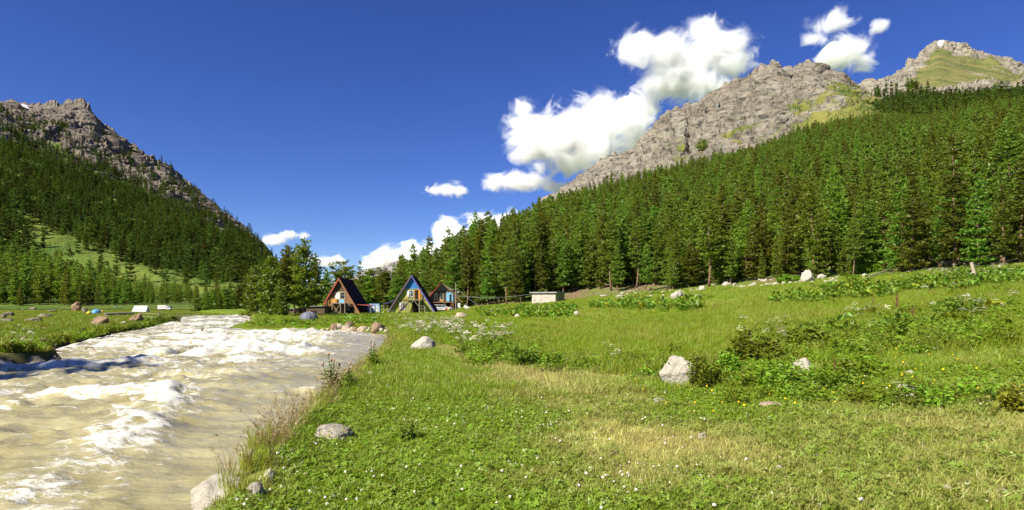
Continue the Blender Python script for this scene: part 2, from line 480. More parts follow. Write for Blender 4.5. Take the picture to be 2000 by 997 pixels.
def rock_disp(X, Y, Z, sc, seed):
    """crags: ribs and gullies down the face, slanting strata, angular blocks"""
    wx_ = X + 2.2 * sc * noise(X / (5 * sc), Y / (5 * sc), Z / (5 * sc), seed + 40)
    big = ridged(wx_ / (19 * sc), Y / (19 * sc), Z / (48 * sc), seed + 70, 2, .5)
    a = ridged(wx_ / (6.5 * sc), Y / (6.5 * sc), Z / (24 * sc), seed, 3, .5)
    d = (X * .50 + Z * .86) + 1.5 * sc * noise(X / (7 * sc), Y / (7 * sc), Z / (7 * sc), seed + 41)
    e = X * .86 - Z * .50
    st = d / (1.7 * sc); fr = st - np.floor(st)
    st2 = d / (.62 * sc) + .8 * noise(e / (4 * sc), Y / (4 * sc), 0, seed + 44); fr2 = st2 - np.floor(st2)
    am = .5 + .5 * fbm(X / (8 * sc), Y / (8 * sc), Z / (8 * sc), seed + 42, 2)
    b = ridged(X / (1.5 * sc), Y / (1.5 * sc), Z / (2.0 * sc), seed + 9, 4, .62)
    ck = np.exp(-(noise(wx_ / (3.2 * sc), Y / (3.2 * sc), Z / (13 * sc), seed + 50) / .05) ** 2) + .7 * np.exp(-(noise(d / (2.0 * sc), e / (9 * sc), Y / (6 * sc), seed + 51) / .05) ** 2) + .5 * np.exp(-(noise(X / (1.1 * sc), Y / (1.1 * sc), Z / (3.5 * sc), seed + 52) / .06) ** 2)
    q = fbm(e / (4.6 * sc), d / (2.2 * sc), Y / (5 * sc), seed + 13, 3); q = .8 * np.round(q * 3) / 3 + .2 * q
    return sc * (1.4 * big + .75 * a + .85 * am * np.minimum(fr * 1.25, (1 - fr) * 5) + .24 * am * np.minimum(fr2 * 1.3, (1 - fr2) * 4) + .17 * b + .95 * q - .42 * ck - .8)

def mountain_mat(name, dark, light, warm, grass, bumpscale=.05, hazec=None):
    t = NT(name); P = t.pos()
    n1 = t.noise(P, bumpscale * .35, 6, .62, .6); n2 = t.noise(P, bumpscale * 2.2, 6, .68, .5)
    sv = t.n('Mapping', {'Vector': P, 'Rotation': (0, R(-34), R(12)), 'Scale': (.25, .6, 2.4)})
    n3 = t.noise(sv, bumpscale * 1.3, 6, .65, .4)
    c = t.mix(t.ramp(n1, [(.35, 0.), (.65, 1.)]), dark, light)
    c = t.mix(t.ramp(n3, [(.40, 0.), (.5, .35), (.62, 0.)]), c, warm)
    c = t.mix(t.ramp(n2, [(.36, .9), (.50, 0.)]), c, tuple(x * .35 for x in dark))
    c = t.mix(t.ramp(n3, [(.56, 0.), (.68, .55)]), c, tuple(min(1, x * 1.35) for x in light))
    gv = t.math('ADD', t.attr('veg'), t.math('MULTIPLY', t.math('SUBTRACT', n2, .5), 1.1))
    gcol = t.mix(t.ramp(n1, [(.4, 0.), (.6, 1.)]), grass, tuple(x * y for x, y in zip(grass, (1.8, 1.35, 1.5))))
    c = t.mix(t.ramp(gv, [(.42, 0.), (.56, 1.)]), c, gcol)
    c = t.mix(t.ramp(t.math('ADD', t.attr('snow'), t.math('MULTIPLY', t.math('SUBTRACT', n2, .5), 1.0)), [(.5, 0.), (.60, .8)]), c, (.82, .84, .88))
    return t.pbr(c, .92, .12, t.bump(t.math('ADD', n2, t.math('MULTIPLY', n3, .8)), .9, .22 / bumpscale))

def mountain(name, X, Y, Z, mat, veg, snow=None):
    V = np.stack([X, Y, Z], -1).reshape(-1, 3)
    Fc = grid_faces(*X.shape)
    return kind(link(name, new_mesh(name, V, Fc, mat, {'veg': veg, 'snow': snow if snow is not None else np.zeros(X.shape)}, False)), 'structure')

# left mountain
uk = [-900, -300, 0, 100, 200, 300, 400, 470, 520, 560, 620]
us = np.linspace(-700, 615, 620)
ridge_u = [-900, -300, -120, 0, 30, 58, 80, 105, 122, 130, 140, 152, 166, 174, 181, 192, 203, 216, 232, 248, 262, 278, 297, 318, 338, 350, 372, 395, 420, 440, 462, 485, 503, 520, 545, 575, 620]
ridge_v = [150, 170, 195, 206, 200, 209, 207, 203, 207, 197, 195, 196, 199, 204, 224, 236, 245, 254, 272, 284, 288, 304, 318, 323, 336, 350, 364, 386, 404, 422, 436, 455, 468, 490, 528, 566, 592]
LEV = [(uk, [230] * 11, [604] * 11),
       (uk, [262, 262, 262, 262, 264, 268, 280, 300, 310, 320, 330], [598] * 5 + [596, 595, 594, 594, 593, 592]),
       (uk, [560, 560, 560, 540, 500, 480, 450, 430, 425, 420, 420], [440, 470, 505, 537, 562, 576, 583, 585, 588, 590, 590]),
       (uk, [700, 700, 680, 660, 610, 570, 530, 490, 480, 470, 470], [345, 378, 416, 450, 502, 532, 552, 572, 582, 587, 588]),
       (uk, [1400, 1400, 1400, 1400, 1400, 1340, 1280, 1220, 1150, 1080, 1000], [225, 240, 262, 300, 345, 386, 430, 466, 508, 552, 582]),
       (ridge_u, list(np.interp(ridge_u, [-900, 0, 340, 520, 620], [1950, 1950, 1750, 1480, 1250])), ridge_v)]
X, Y, Z, K = profile(us, LEV, [8, 50, 24, 130, 130])
Z = Z + (16 * (ridged(us / 26, 0, 0, 49, 4, .5) - .95) + 5 * noise(us / 3.0, 0, 0, 46)) * sst(4.86, 5.0, K) * sst(520, 440, us)
NRM = normals(X, Y, Z)
NRM *= np.sign(NRM[..., 2:3])
rk = sst(3.75, 4.25, K + .25 * fbm(X / 90, Y / 90, Z / 90, 3, 3))
edge = sst(5.0, 4.82, K)
tall = np.clip((Z[-1] - Z[8 + 50 + 24 + 130]) / 210, .14, 1)[None, :]
dsp = (rock_disp(X, Y, Z, 15, 11) + 5) * tall * rk * (.10 + .90 * edge) + (1 - rk) * 7 * fbm(X / 55, Y / 55, Z / 55, 8, 4) * sst(1.0, 1.6, K)
LX, LY, LZ = X + NRM[..., 0] * dsp, Y + NRM[..., 1] * dsp, Z + NRM[..., 2] * dsp * (.3 + .7 * sst(4.9, 4.5, K))
LK = K
# the back of the ridge
bk = np.linspace(0, 1, 8)[1:, None]
full = lambda a, b: np.concatenate([a, b], 0)
bY = LY[-1] + 700 * bk; bX = LX[-1] + (us - 1000) / F * 700 * bk; bZ = LZ[-1] - 420 * bk
strip = sst(1.75, 2.05, K) * sst(3.25, 2.95, K)
nveg = fbm(LX / 45, LY / 45, LZ / 45, 6, 4)
LVEG = np.clip(np.where(K < 3.6, .95, 0) + (1 - rk) * .6 + .55 * nveg * sst(4.8, 4.0, K) + .35 * sst(300, 520, np.broadcast_to(us, K.shape)) * sst(.0, .5, nveg), 0, 1)
slope_rocks = sst(.35, .75, fbm(LX / 28, LY / 28, LZ / 28, 16, 4)) * sst(3.05, 3.3, K)
LVEG = LVEG * (1 - .85 * slope_rocks)
LSN = np.exp(-(((us - 52) / 14) ** 2)) * sst(4.80, 4.86, K) * sst(4.95, 4.90, K) * .8
M_LEFT = mountain_mat('left_mountain_rock', (.085, .079, .07), (.20, .18, .15), (.22, .15, .09), (.068, .118, .018))
mountain('left_mountain', full(LX, bX), full(LY, bY), full(LZ, bZ), M_LEFT, full(LVEG, np.zeros(bX.shape)), full(LSN, np.zeros(bX.shape)))

# right forest hillside
uh = [780, 860, 900, 1000, 1060, 1200, 1300, 1400, 1500, 1600, 1700, 1800, 1900, 2000, 2300, 3200, 5300]
yE = [200, 165, 152, 138, 133, 126, 122, 114, 104, 95, 88, 81, 75, 70, 58, 38, 22]
yT = [330, 330, 340, 400, 450, 520, 545, 560, 575, 580, 565, 545, 520, 500, 430, 280, 160]
vT = [592, 575, 522, 474, 436, 385, 358, 330, 300, 262, 244, 246, 228, 216, 130, -260, -1200]
us2 = np.concatenate([np.linspace(780, 2100, 300), np.linspace(2110, 5300, 60)])
ye, yt, vt = np.interp(us2, uh, yE), np.interp(us2, uh, yT), np.interp(us2, uh, vT)
rows = np.concatenate([np.linspace(-.05, .12, 26, endpoint=False), np.linspace(.12, 1, 90), np.linspace(1.05, 1.6, 10)])
Y = ye + (yt - ye) * rows[:, None]
X = (us2 - 1000) / F * Y
zb = base_z((us2 - 1000) / F * np.minimum(Y, ye), np.minimum(Y, ye))
zt = ZC + (HOR - vt) / F * yt
k = rows[:, None]
ks = np.where(k < 1, soft(k - .012, .012), 1 + (k - 1) * .25)
Z = zb + (zt - zb) * ks - .22 * sst(.03, -.05, k)
Z = Z + sst(.02, .15, k) * (3.2 * fbm(X / 40, Y / 40, 0, 71, 4)) + sst(-.01, .05, k) * .5 * fbm(X / 3.5, Y / 3.5, 0, 73, 4)
HX, HY, HZ, HK = X, Y, Z, np.broadcast_to(k, X.shape)
t = NT('forest_floor'); P = t.pos()
n1 = t.noise(P, .12, 5, .62); n2 = t.noise(P, 1.2, 6, .65)
c = t.mix(t.ramp(n2, [(.38, 0.), (.66, 1.)]), (.10, .065, .035), (.27, .20, .12))
c = t.mix(t.ramp(n1, [(.42, 0.), (.54, .9)]), c, (.10, .16, .02))
c = t.mix(t.ramp(t.noise(P, .5, 6, .7), [(.60, 0.), (.68, .8)]), c, (.36, .32, .26))
M_FLOOR = t.pbr(c, .95, .1, t.bump(n2, .9, .5))
kind(link('forest_hillside', new_mesh('forest_hillside', np.stack([X, Y, Z], -1).reshape(-1, 3), grid_faces(*X.shape), M_FLOOR, None, True)), 'structure')

# rock ridge above the forest
ru = [1000, 1040, 1058, 1075, 1088, 1110, 1122, 1135, 1150, 1163, 1172, 1180, 1186, 1193, 1199, 1206, 1212, 1218, 1226, 1234, 1246, 1258, 1270, 1283, 1297, 1310, 1322, 1331, 1338, 1348, 1362, 1380, 1396, 1408, 1417, 1423,
      1429, 1436, 1446, 1455, 1466, 1478, 1490, 1500, 1510, 1516, 1524, 1533, 1543, 1556, 1568, 1577, 1583, 1592, 1603, 1612, 1622, 1634, 1646, 1658, 1668, 1690, 1730, 1800, 1900]
rv = [520, 458, 408, 388, 384, 366, 362, 350, 340, 334, 318, 322, 311, 316, 306, 312, 304, 303, 310, 303, 288, 280, 262, 246, 238, 222, 214, 205, 206, 213, 204, 198, 184, 180, 170, 166,
      180, 182, 172, 158, 148, 140, 130, 134, 125, 127, 140, 141, 137, 133, 130, 126, 128, 141, 141, 147, 148, 160, 168, 178, 186, 208, 250, 300, 360]
us3 = np.linspace(1000, 1800, 620)
cy = np.interp(us3, uh, yT)
zc_ = ZC + (HOR - np.interp(us3, uh, vT)) / F * cy
vc = HOR - (zc_ - 28 - ZC) * F / (cy - 25)
LEV = [(us3, cy - 25, vc),
       (us3, cy + 130, HOR - (HOR - vc) * .99 - .28 * (vc - np.interp(us3, ru, rv))),
       (ru, list(np.interp(ru, [1000, 1060, 1300, 1500, 1670, 1900], [880, 900, 1060, 1180, 1270, 1300])), rv)]
X, Y, Z, K = profile(us3, LEV, [60, 250])
Z = Z + (13 * (ridged(us3 / 24, 0, 0, 45, 4, .5) - .95) + 4 * noise(us3 / 3.2, 0, 0, 46)) * sst(1.9, 2.0, K)
NRM = normals(X, Y, Z); NRM *= np.sign(NRM[..., 2:3])
edge = sst(2.0, 1.86, K)
tall = np.clip((Z[-1] - Z[60]) / 190, .10, 1)[None, :]
dsp = (rock_disp(X, Y, Z, 11, 31) + 3) * tall * (.10 + .90 * edge) * sst(0, .5, K)
dsp += -16 * np.exp(-(((np.broadcast_to(us3, K.shape) - 1338 + 26 * (K - 1.6)) / 9) ** 2)) * edge * sst(1.0, 1.3, K)
X, Y, Z = X + NRM[..., 0] * dsp, Y + NRM[..., 1] * dsp, Z + NRM[..., 2] * dsp * (.15 + .85 * sst(1.95, 1.6, K))
bY = Y[-1] + 500 * bk; bX = X[-1] + (us3 - 1000) / F * 500 * bk; bZ = Z[-1] - 330 * bk
nv = fbm(X / 60, Y / 60, Z / 60, 44, 4)
veg = np.clip(.02 + .55 * nv + .3 * sst(1.3, 1.0, K) + .6 * sst(1540, 1660, np.broadcast_to(us3, K.shape)) * sst(1.85, 1.4, K), 0, .9)
veg *= sst(1.98, 1.75, K)
M_RIDGE = mountain_mat('ridge_rock', (.125, .118, .10), (.255, .24, .195), (.28, .20, .125), (.10, .13, .03))
mountain('rock_ridge', full(X, bX), full(Y, bY), full(Z, bZ), M_RIDGE, full(veg, np.zeros(bX.shape)))

# far peak with its green shoulder
pu = [1560, 1640, 1668, 1690, 1705, 1722, 1740, 1758, 1764, 1772, 1783, 1794, 1806, 1817, 1826, 1834, 1843, 1856, 1872, 1890, 1905, 1920, 1942, 1962, 1985, 2010, 2100, 2300, 2700]
pv = [240, 200, 188, 183, 175, 169, 166, 163, 155, 146, 134, 127, 112, 104, 94, 90, 92, 97, 101, 108, 113, 117, 122, 128, 138, 148, 180, 230, 300]
us4 = np.linspace(1560, 2600, 520)
cy = np.interp(us4, uh, yT)
vc = np.interp(us4, uh, vT)
LEV = [(us4, cy + 20, vc + 22), (us4, cy * 0 + 1150, np.interp(us4, [1560, 1700, 1760, 1850, 1950, 2100, 2600], [262, 215, 205, 205, 196, 200, 330])),
       (pu, list(np.interp(pu, [1560, 1760, 1834, 2000, 2700], [1900, 2050, 2300, 2250, 2100])), pv)]
X, Y, Z, K = profile(us4, LEV, [50, 200])
NRM = normals(X, Y, Z); NRM *= np.sign(NRM[..., 2:3])
UU = np.broadcast_to(us4, K.shape)
rkf = sst(1.68, 1.94, K + .25 * fbm(X / 200, Y / 200, Z / 200, 52, 3) + .25 * sst(1830, 1770, UU) - .2 * sst(1700, 1740, UU) * sst(1765, 1740, UU))
cliff = np.exp(-((K - 1.02 - .05 * fbm(X / 100, Y / 100, 0, 57, 3)) / .10) ** 2)
edge = sst(2.0, 1.95, K)
dsp = rock_disp(X, Y, Z, 14, 61) * (np.maximum(rkf, cliff) * .9 + .12) * (.2 + .8 * edge)
X, Y, Z = X + NRM[..., 0] * dsp, Y + NRM[..., 1] * dsp, Z + NRM[..., 2] * dsp
bY = Y[-1] + 900 * bk; bX = X[-1] + (us4 - 1000) / F * 900 * bk; bZ = Z[-1] - 500 * bk
veg = np.clip(.88 - rkf * .9 - cliff * .55 + .75 * fbm(X / 70, Y / 70, Z / 70, 66, 4), 0, 1)
gul = lambda u0, k0, w, dk, sl: np.exp(-(((UU - u0 - sl * (K - k0)) / w) ** 2)) * np.exp(-(((K - k0) / dk) ** 2))
snow = np.clip(.55 * gul(1834, 1.87, 3.0, .035, 60) + .50 * gul(1838, 1.84, 3.2, .04, -120) + .95 * gul(1935, 1.965, 16, .02, 300) + .9 * gul(1965, 1.93, 14, .015, 300), 0, 1)
M_PEAK = mountain_mat('peak_rock', (.17, .16, .135), (.29, .27, .21), (.30, .23, .15), (.095, .115, .035), .03)
PKX, PKY, PKZ, PKK = X, Y, Z, K
mountain('far_peak', full(X, bX), full(Y, bY), full(Z, bZ), M_PEAK, full(veg, np.zeros(bX.shape)), full(snow, np.zeros(bX.shape)))

# mountains at the end of the valley
du = [560, 640, 700, 740, 770, 796, 812, 824, 836, 846, 858, 872, 886, 900, 915, 935, 960, 1000, 1060]
dv = [586, 566, 542, 528, 521, 517, 513, 508, 503, 506, 510, 513, 508, 500, 492, 480, 470, 462, 470]
us5 = np.linspace(560, 1060, 420)
LEV = [(us5, us5 * 0 + 3000, us5 * 0 + 598), (du, [6400] * len(du), dv)]
X, Y, Z, K = profile(us5, LEV, [160])
dsp = rock_disp(X, Y, Z, 26, 81) * sst(0, .3, K) * (.12 + .88 * sst(1, .9, K))
Z = Z + dsp
bY = Y[-1] + 2500 * bk; bX = X[-1] + (us5 - 1000) / F * 2500 * bk; bZ = Z[-1] - 900 * bk
M_DIST = mountain_mat('haze_toned_rock', (.20, .19, .19), (.30, .28, .27), (.28, .25, .22), (.15, .16, .10), .008)  # greyer than the nearer rock: distance haze put into the colour
mountain('valley_head_mountain', full(X, bX), full(Y, bY), full(Z, bZ), M_DIST, full(.3 * sst(.5, 0, K), np.zeros(bX.shape)))
# ------------------------------------------------------------------ pines
def tube_np(pts, rad, n=6):
    m = MB(); m.tube(pts, rad, n); return m.v, m.f

def pine_meshes(seed, h, rad, nwh, nbr, ntuft, nspike, q, base=.08, conic=.75, bare=0.0, trunk_r=None, flat=False):
    """trunk with limbs, and a crown of needle sprays along whorled branches"""
    r = np.random.default_rng(seed)
    tr = trunk_r or h * .012
    nz = 9
    bend = np.cumsum(r.normal(0, h * .004, (nz, 2)), 0)
    zt = np.linspace(-.25, h * .985, nz)
    bend[0] = 0
    cx = lambda z: np.stack([np.interp(z, zt, bend[:, 0]), np.interp(z, zt, bend[:, 1])], -1)
    mb = MB()
    mb.tube([(bend[i, 0], bend[i, 1], zt[i]) for i in range(nz)], [tr * (1.25 if i == 0 else 1) * (1 - .93 * (i / (nz - 1)) ** 1.1) for i in range(nz)], 7)
    V, Fc = [], []
    heights = base * h + (h * .975 - base * h) * np.sort(np.clip(np.linspace(0, 1, nwh) + r.normal(0, .3 / nwh, nwh), 0, 1))
    for zi in heights:
        k = (zi - base * h) / (h * (1 - base))
        prof = ((1 - k) ** conic * (.55 + .45 * min(1, k / .18))) if not flat else (math.sin(math.pi * min(1, .12 + .86 * k)) ** .8)
        a0 = r.uniform(0, 6.28)
        for b in range(nbr if k < .85 else max(3, nbr - 2)):
            if r.random() < bare * (1 - k): continue
            az = a0 + 6.283 * b / nbr + r.normal(0, .35)
            L = max(.18, rad * prof * r.uniform(.6, 1.18) + .1)
            dx, dy = math.cos(az), math.sin(az)
            lift = r.uniform(-.22, .12) + .55 * k ** 1.5
            c0 = cx(zi)
            f = lambda s: (c0[0] + dx * L * s, c0[1] + dy * L * s, zi + L * (lift * s + .22 * s * s))
            if L > .55 * rad * .6: mb.tube([f(0), f(.5), f(.92)], [tr * .20, tr * .13, tr * .05], 3, caps=False)
            n = max(2, int(round(ntuft * (L / rad) ** .8)))
            s = np.linspace(.22 if not flat else .45, 1, n) + r.normal(0, .05, n)
            side = r.normal(0, .24, n) * L * np.clip(s, .2, 1)
            C = np.stack([c0[0] + dx * L * s - dy * side, c0[1] + dy * L * s + dx * side, zi + L * (lift * s + .22 * s * s) + r.normal(0, .06 * q, n)], -1)
            for c in C:
                sz = q * r.uniform(.7, 1.25) * (1 - .35 * k)
                d = r.normal(0, 1, (nspike, 3)); d[:, 2] = d[:, 2] * .42 + .28; d[:, 0] += dx * .55; d[:, 1] += dy * .55
                d /= np.linalg.norm(d, axis=1, keepdims=True)
                w = np.cross(d, r.normal(0, 1, (nspike, 3))); w /= np.linalg.norm(w, axis=1, keepdims=True) + 1e-6
                w *= sz * .20
                p0 = c + d * sz * .05
                tip = c + d * sz * r.uniform(.75, 1.15, (nspike, 1))
                mid = c + d * sz * .55
                b0 = len(V)
                V += [x for tri in zip(p0, mid + w, tip, mid - w) for x in tri]
                Fc += [(b0 + 4 * i, b0 + 4 * i + 1, b0 + 4 * i + 2, b0 + 4 * i + 3) for i in range(nspike)]
    # leader
    top = np.array([*cx(np.array([h]))[0], h])
    for i in range(6):
        d = r.normal(0, .35, 3); d[2] = 1; d /= np.linalg.norm(d); w = np.cross(d, r.normal(0, 1, 3)); w = w / np.linalg.norm(w) * q * .15
        p = top - (0, 0, q * .8 * r.random()); b0 = len(V)
        V += [p, p + d * q * .5 + w, p + d * q * 1.0, p + d * q * .5 - w]; Fc.append((b0, b0 + 1, b0 + 2, b0 + 3))
    return (mb.v, mb.f), (np.array(V), np.array(Fc))

t = NT('pine_bark'); P = t.obj()
n1 = t.noise(t.scale(P, (3, 3, .7)), 3, 5, .65)
c = t.mix(t.ramp(n1, [(.4, 0.), (.65, 1.)]), (.085, .06, .045), (.30, .185, .11))
M_BARK = t.pbr(c, .9, .1, t.bump(n1, .8, .05))
M_PINE = leafmat('pine_needles', (.100, .148, .018), .55, 1.65, .035, .42, .01, patch=(.03, (.125, .170, .018)))
M_PINE_FAR = leafmat('far_pine_needles', (.050, .080, .014), .42, 1.7, .03, .22, .0, patch=(.012, (.072, .102, .014)))
M_PINE_LIGHT = leafmat('bright_pine_needles', (.115, .180, .012), .6, 1.45, .02, .32, .03)

def tree_pair(name, args, needle):
    (tv, tf), (cv, cf) = pine_meshes(*args[0], **args[1])
    return new_mesh(name + '_trunk', tv, tf, M_BARK, None, True), new_mesh(name + '_crown', cv, cf, needle)

PINES = [tree_pair('pine', ((100 + i, h, rr, nw, 5, 6, 8, q), dict(base=b, conic=cc, bare=br)), M_PINE)
         for i, (h, rr, nw, q, b, cc, br) in enumerate([(17, 2.7, 20, .82, .05, .85, .15), (19, 2.6, 23, .80, .14, .75, .25), (15, 2.6, 19, .80, .03, 1.0, .1), (20, 2.9, 21, .85, .30, .65, .35), (18, 2.3, 23, .72, .08, 1.05, .15),
                                                        (16, 3.1, 17, .9, .12, .62, .3)])]
PINE_H = [17, 19, 15, 20, 18, 16]

def scatter_source(name, meshes):
    c = bpy.data.collections.new(name)
    for i, m in enumerate(meshes):
        o = bpy.data.objects.new('%s_source_%02d' % (name, i), m); c.objects.link(o)
    return c

def scatter(name, P, scl, rot, pick, coll, attrs=None, knd='stuff'):
    """many small plants as instances of a few meshes: one object"""
    P = np.asarray(P, np.float32); n = len(P)
    m = bpy.data.meshes.new(name); m.vertices.add(n); m.vertices.foreach_set('co', P.ravel())
    scl = np.asarray(scl, np.float32)
    if scl.ndim == 1: scl = np.repeat(scl[:, None], 3, 1)
    for k, ty, d, f in (('scl', 'FLOAT_VECTOR', scl, 'vector'), ('rot', 'FLOAT_VECTOR', np.asarray(rot, np.float32), 'vector'), ('pick', 'INT', np.asarray(pick, np.int32), 'value')):
        m.attributes.new(k, ty, 'POINT').data.foreach_set(f, d.ravel())
    for k, d in (attrs or {}).items():
        m.attributes.new(k, 'FLOAT', 'POINT').data.foreach_set('value', np.asarray(d, np.float32))
    o = link(name, m); kind(o, knd)
    g = bpy.data.node_groups.new(name + '_scatter', 'GeometryNodeTree')
    g.interface.new_socket('Geometry', in_out='INPUT', socket_type='NodeSocketGeometry')
    g.interface.new_socket('Geometry', in_out='OUTPUT', socket_type='NodeSocketGeometry')
    N = g.nodes.new; L = g.links.new
    gi, go = N('NodeGroupInput'), N('NodeGroupOutput')
    ci = N('GeometryNodeCollectionInfo'); ci.inputs['Collection'].default_value = coll
    ci.inputs['Separate Children'].default_value = True; ci.inputs['Reset Children'].default_value = True
    ip = N('GeometryNodeInstanceOnPoints'); ip.inputs['Pick Instance'].default_value = True
    def na(nm, ty):
        a = N('GeometryNodeInputNamedAttribute'); a.data_type = ty; a.inputs[0].default_value = nm
        return [s for s in a.outputs if s.enabled and s.name == 'Attribute'][0]
    L(gi.outputs[0], ip.inputs['Points']); L(ci.outputs[0], ip.inputs['Instance'])
    L(na('pick', 'INT'), ip.inputs['Instance Index']); L(na('rot', 'FLOAT_VECTOR'), ip.inputs['Rotation']); L(na('scl', 'FLOAT_VECTOR'), ip.inputs['Scale'])
    L(ip.outputs[0], go.inputs[0])
    o.modifiers.new('scatter', 'NODES').node_group = g
    return o

def on_grid(X, Y, Z, dens, spacing_n, seed, jitter=True):
    """random points on a grid surface, with a density map, at least roughly spacing apart"""
    r = np.random.default_rng(seed)
    P = np.stack([X, Y, Z], -1)
    a = P[1:, :-1] - P[:-1, :-1]; b = P[:-1, 1:] - P[:-1, :-1]
    ar = np.abs(a[..., 0] * b[..., 1] - a[..., 1] * b[..., 0])
    w = (ar * np.maximum(dens[:-1, :-1], 0)).ravel(); w /= w.sum()
    idx = r.choice(len(w), spacing_n, p=w)
    i, j = np.divmod(idx, X.shape[1] - 1)
    s, t_ = r.random(spacing_n)[:, None], r.random(spacing_n)[:, None]
    return P[i, j] * (1 - s) * (1 - t_) + P[i + 1, j] * s * (1 - t_) + P[i, j + 1] * (1 - s) * t_ + P[i + 1, j + 1] * s * t_

def thin(P, dmin):
    """keep points at least dmin apart (dmin may vary per point)"""
    cell = {}; keep = []
    dm = np.broadcast_to(dmin, (len(P),)); g = float(dm.max())
    for i, (x, y) in enumerate(P[:, :2]):
        k = (int(x // g), int(y // g)); ok = True
        for a in (-1, 0, 1):
            for b in (-1, 0, 1):
                for q in cell.get((k[0] + a, k[1] + b), ()):
                    if (P[q, 0] - x) ** 2 + (P[q, 1] - y) ** 2 < dm[i] ** 2: ok = False; break
                if not ok: break
            if not ok: break
        if ok: cell.setdefault(k, []).append(i); keep.append(i)
    return np.array(keep)

def uv_of(P): return 1000 + F * P[:, 0] / P[:, 1], HOR - F * (P[:, 2] - ZC) / P[:, 1]

# --- the forest on the hillside
fu = 1000 + F * HX / HY
edge_n = .03 * fbm(HX / 9, HY / 9, 0, 91, 3)
dens = sst(-.022, .0, HK + .4 * edge_n) * sst(1.12, 1.05, HK) * (fu < 2500)
glade = sst(.62, .75, fbm(HX / 22, HY / 22, 0, 95, 3)) * sst(.3, .5, HK)
dens = dens * (1 - .8 * glade)
P = on_grid(HX, HY, HZ, dens * (1 + 3 * sst(.1, 0, HK)), 26000, 5)
P = P[np.argsort(np.random.default_rng(3).random(len(P)))]
dd = np.hypot(P[:, 0], P[:, 1])
P = P[thin(P, np.interp(dd, [70, 160, 400, 600], [2.4, 2.7, 4.0, 4.8]))]
r = np.random.default_rng(11)
U_, V_ = uv_of(P)
ok = ~((U_ > 1010) & (U_ < 1185) & (P[:, 1] < 139)) & ~((U_ > 1180) & (U_ < 1300) & (P[:, 1] < 130))
P = P[ok]; U_ = U_[ok]
dist = P[:, 1]
e_y = np.interp(U_, uh, yE)
fr_ = (P[:, 1] - e_y)
pk = r.choice(6, len(P), p=[.22, .2, .14, .16, .18, .1])
sc = (r.normal(1.0, .20, len(P)).clip(.55, 1.42)) * np.interp(U_, [900, 1050, 1400, 1800, 2000], [.92, .90, .76, .63, .66]) * np.interp(dist, [100, 300, 550], [1.0, .95, 1.0])
sc = np.where((fr_ < 6) & (r.random(len(P)) < .35), sc * .55, sc)
# farther dark stand at the very top grows larger and thins out
show = sc * np.array(PINE_H)[pk] / dist
inview = (U_ > 860) & (U_ < 2040)
# trees that stand in the front rows, by how many stand before them
order = np.argsort(dist)
hidden = np.zeros(len(P), int)
binw = 26.0
binc = {}
vis = np.zeros(len(P), bool)
for i in order:
    if not inview[i]: continue
    b = int(U_[i] // 9)
    top = HOR - F * (P[i, 2] + sc[i] * PINE_H[pk[i]] - ZC) / P[i, 1]
    w_ = max(1, int(sc[i] * 1.3 / P[i, 1] * F // 9))
    cur = max(binc.get(k, -1e9) for k in (b,)) if b in binc else 1e9
    vis[i] = top < cur - 6
    for k in range(b - w_ // 2, b + w_ // 2 + 1): binc[k] = min(binc.get(k, 1e9), top)
cand = np.where(vis)[0]
NPINE = 262
solo = cand[np.argsort(-show[cand])][:NPINE]
PINE_LABEL = 'dark green pine in the thick forest covering the slope above the meadow'
def pine_tree(pos, k, s, rz, label, group=None, meshes=None):
    o = empty('pine_tree', label, 'pine tree', pos, rz, group); o.scale = (s * 1.14, s * 1.14, s)
    tm, cm = (meshes or PINES)[k]
    link('trunk', tm, o); link('crown', cm, o)
    return o
ZONES = [(1000, 'where the forest ends near the utility pole'), (1180, 'at the forest edge behind the concrete shed'), (1310, 'at the forest edge above the bright green slope'), (1480, 'at the forest edge above the scree'),
         (1620, 'behind the tall pale boulder of the forest edge'), (1800, 'at the forest edge above the long juniper patch'), (3000, 'at the forest edge around the leaning post')]
KINDW = ['bushy dark green pine', 'tall straight pine', 'broad based pine', 'pine showing its bare lower trunk', 'narrow pointed pine', 'ragged wide pine']
for i in solo:
    w_ = 'young low pine' if sc[i] < .6 else KINDW[pk[i]]
    pine_tree(P[i], pk[i], sc[i], r.uniform(0, 6.28), w_ + ' ' + next(b for a, b in ZONES if U_[i] < a), 'pines of the hillside forest')
rest = np.setdiff1d(np.arange(len(P)), solo)
def joined(pr):
    (tm, cm) = pr
    n = len(tm.vertices)
    tv = np.empty(n * 3, np.float32); tm.vertices.foreach_get('co', tv)
    cv = np.empty(len(cm.vertices) * 3, np.float32); cm.vertices.foreach_get('co', cv)
    Fc = [tuple(p.vertices) for p in tm.polygons] + [tuple(v + n for v in p.vertices) for p in cm.polygons]
    return new_mesh(tm.name + '_whole', np.concatenate([tv.reshape(-1, 3), cv.reshape(-1, 3)]), Fc, [M_BARK, cm.materials[0]], None, False, [0] * len(tm.polygons) + [1] * len(cm.polygons))
MID = [joined(tree_pair('mid_pine', ((300 + i, h, rr, 17, 5, 4, 6, 1.25), dict(base=b, conic=cc, bare=.1)), M_PINE)) for i, (h, rr, b, cc) in enumerate([(17, 2.6, .05, .7), (19, 2.4, .1, .65), (15, 2.6, .04, .8), (18, 2.8, .15, .6), (18, 2.2, .06, .85)])]
FARP = [joined(tree_pair('far_pine', ((400 + i, h, rr, 9, 5, 2, 5, 2.2), dict(base=b, conic=cc)), M_PINE_FAR)) for i, (h, rr, b, cc) in enumerate([(17, 3.0, .03, .8), (19, 2.7, .05, .7), (14, 3.0, .02, .9), (18, 3.4, .06, .6)])]
C_MID = scatter_source('mid_pine', MID); C_FAR = scatter_source('far_pine', FARP)
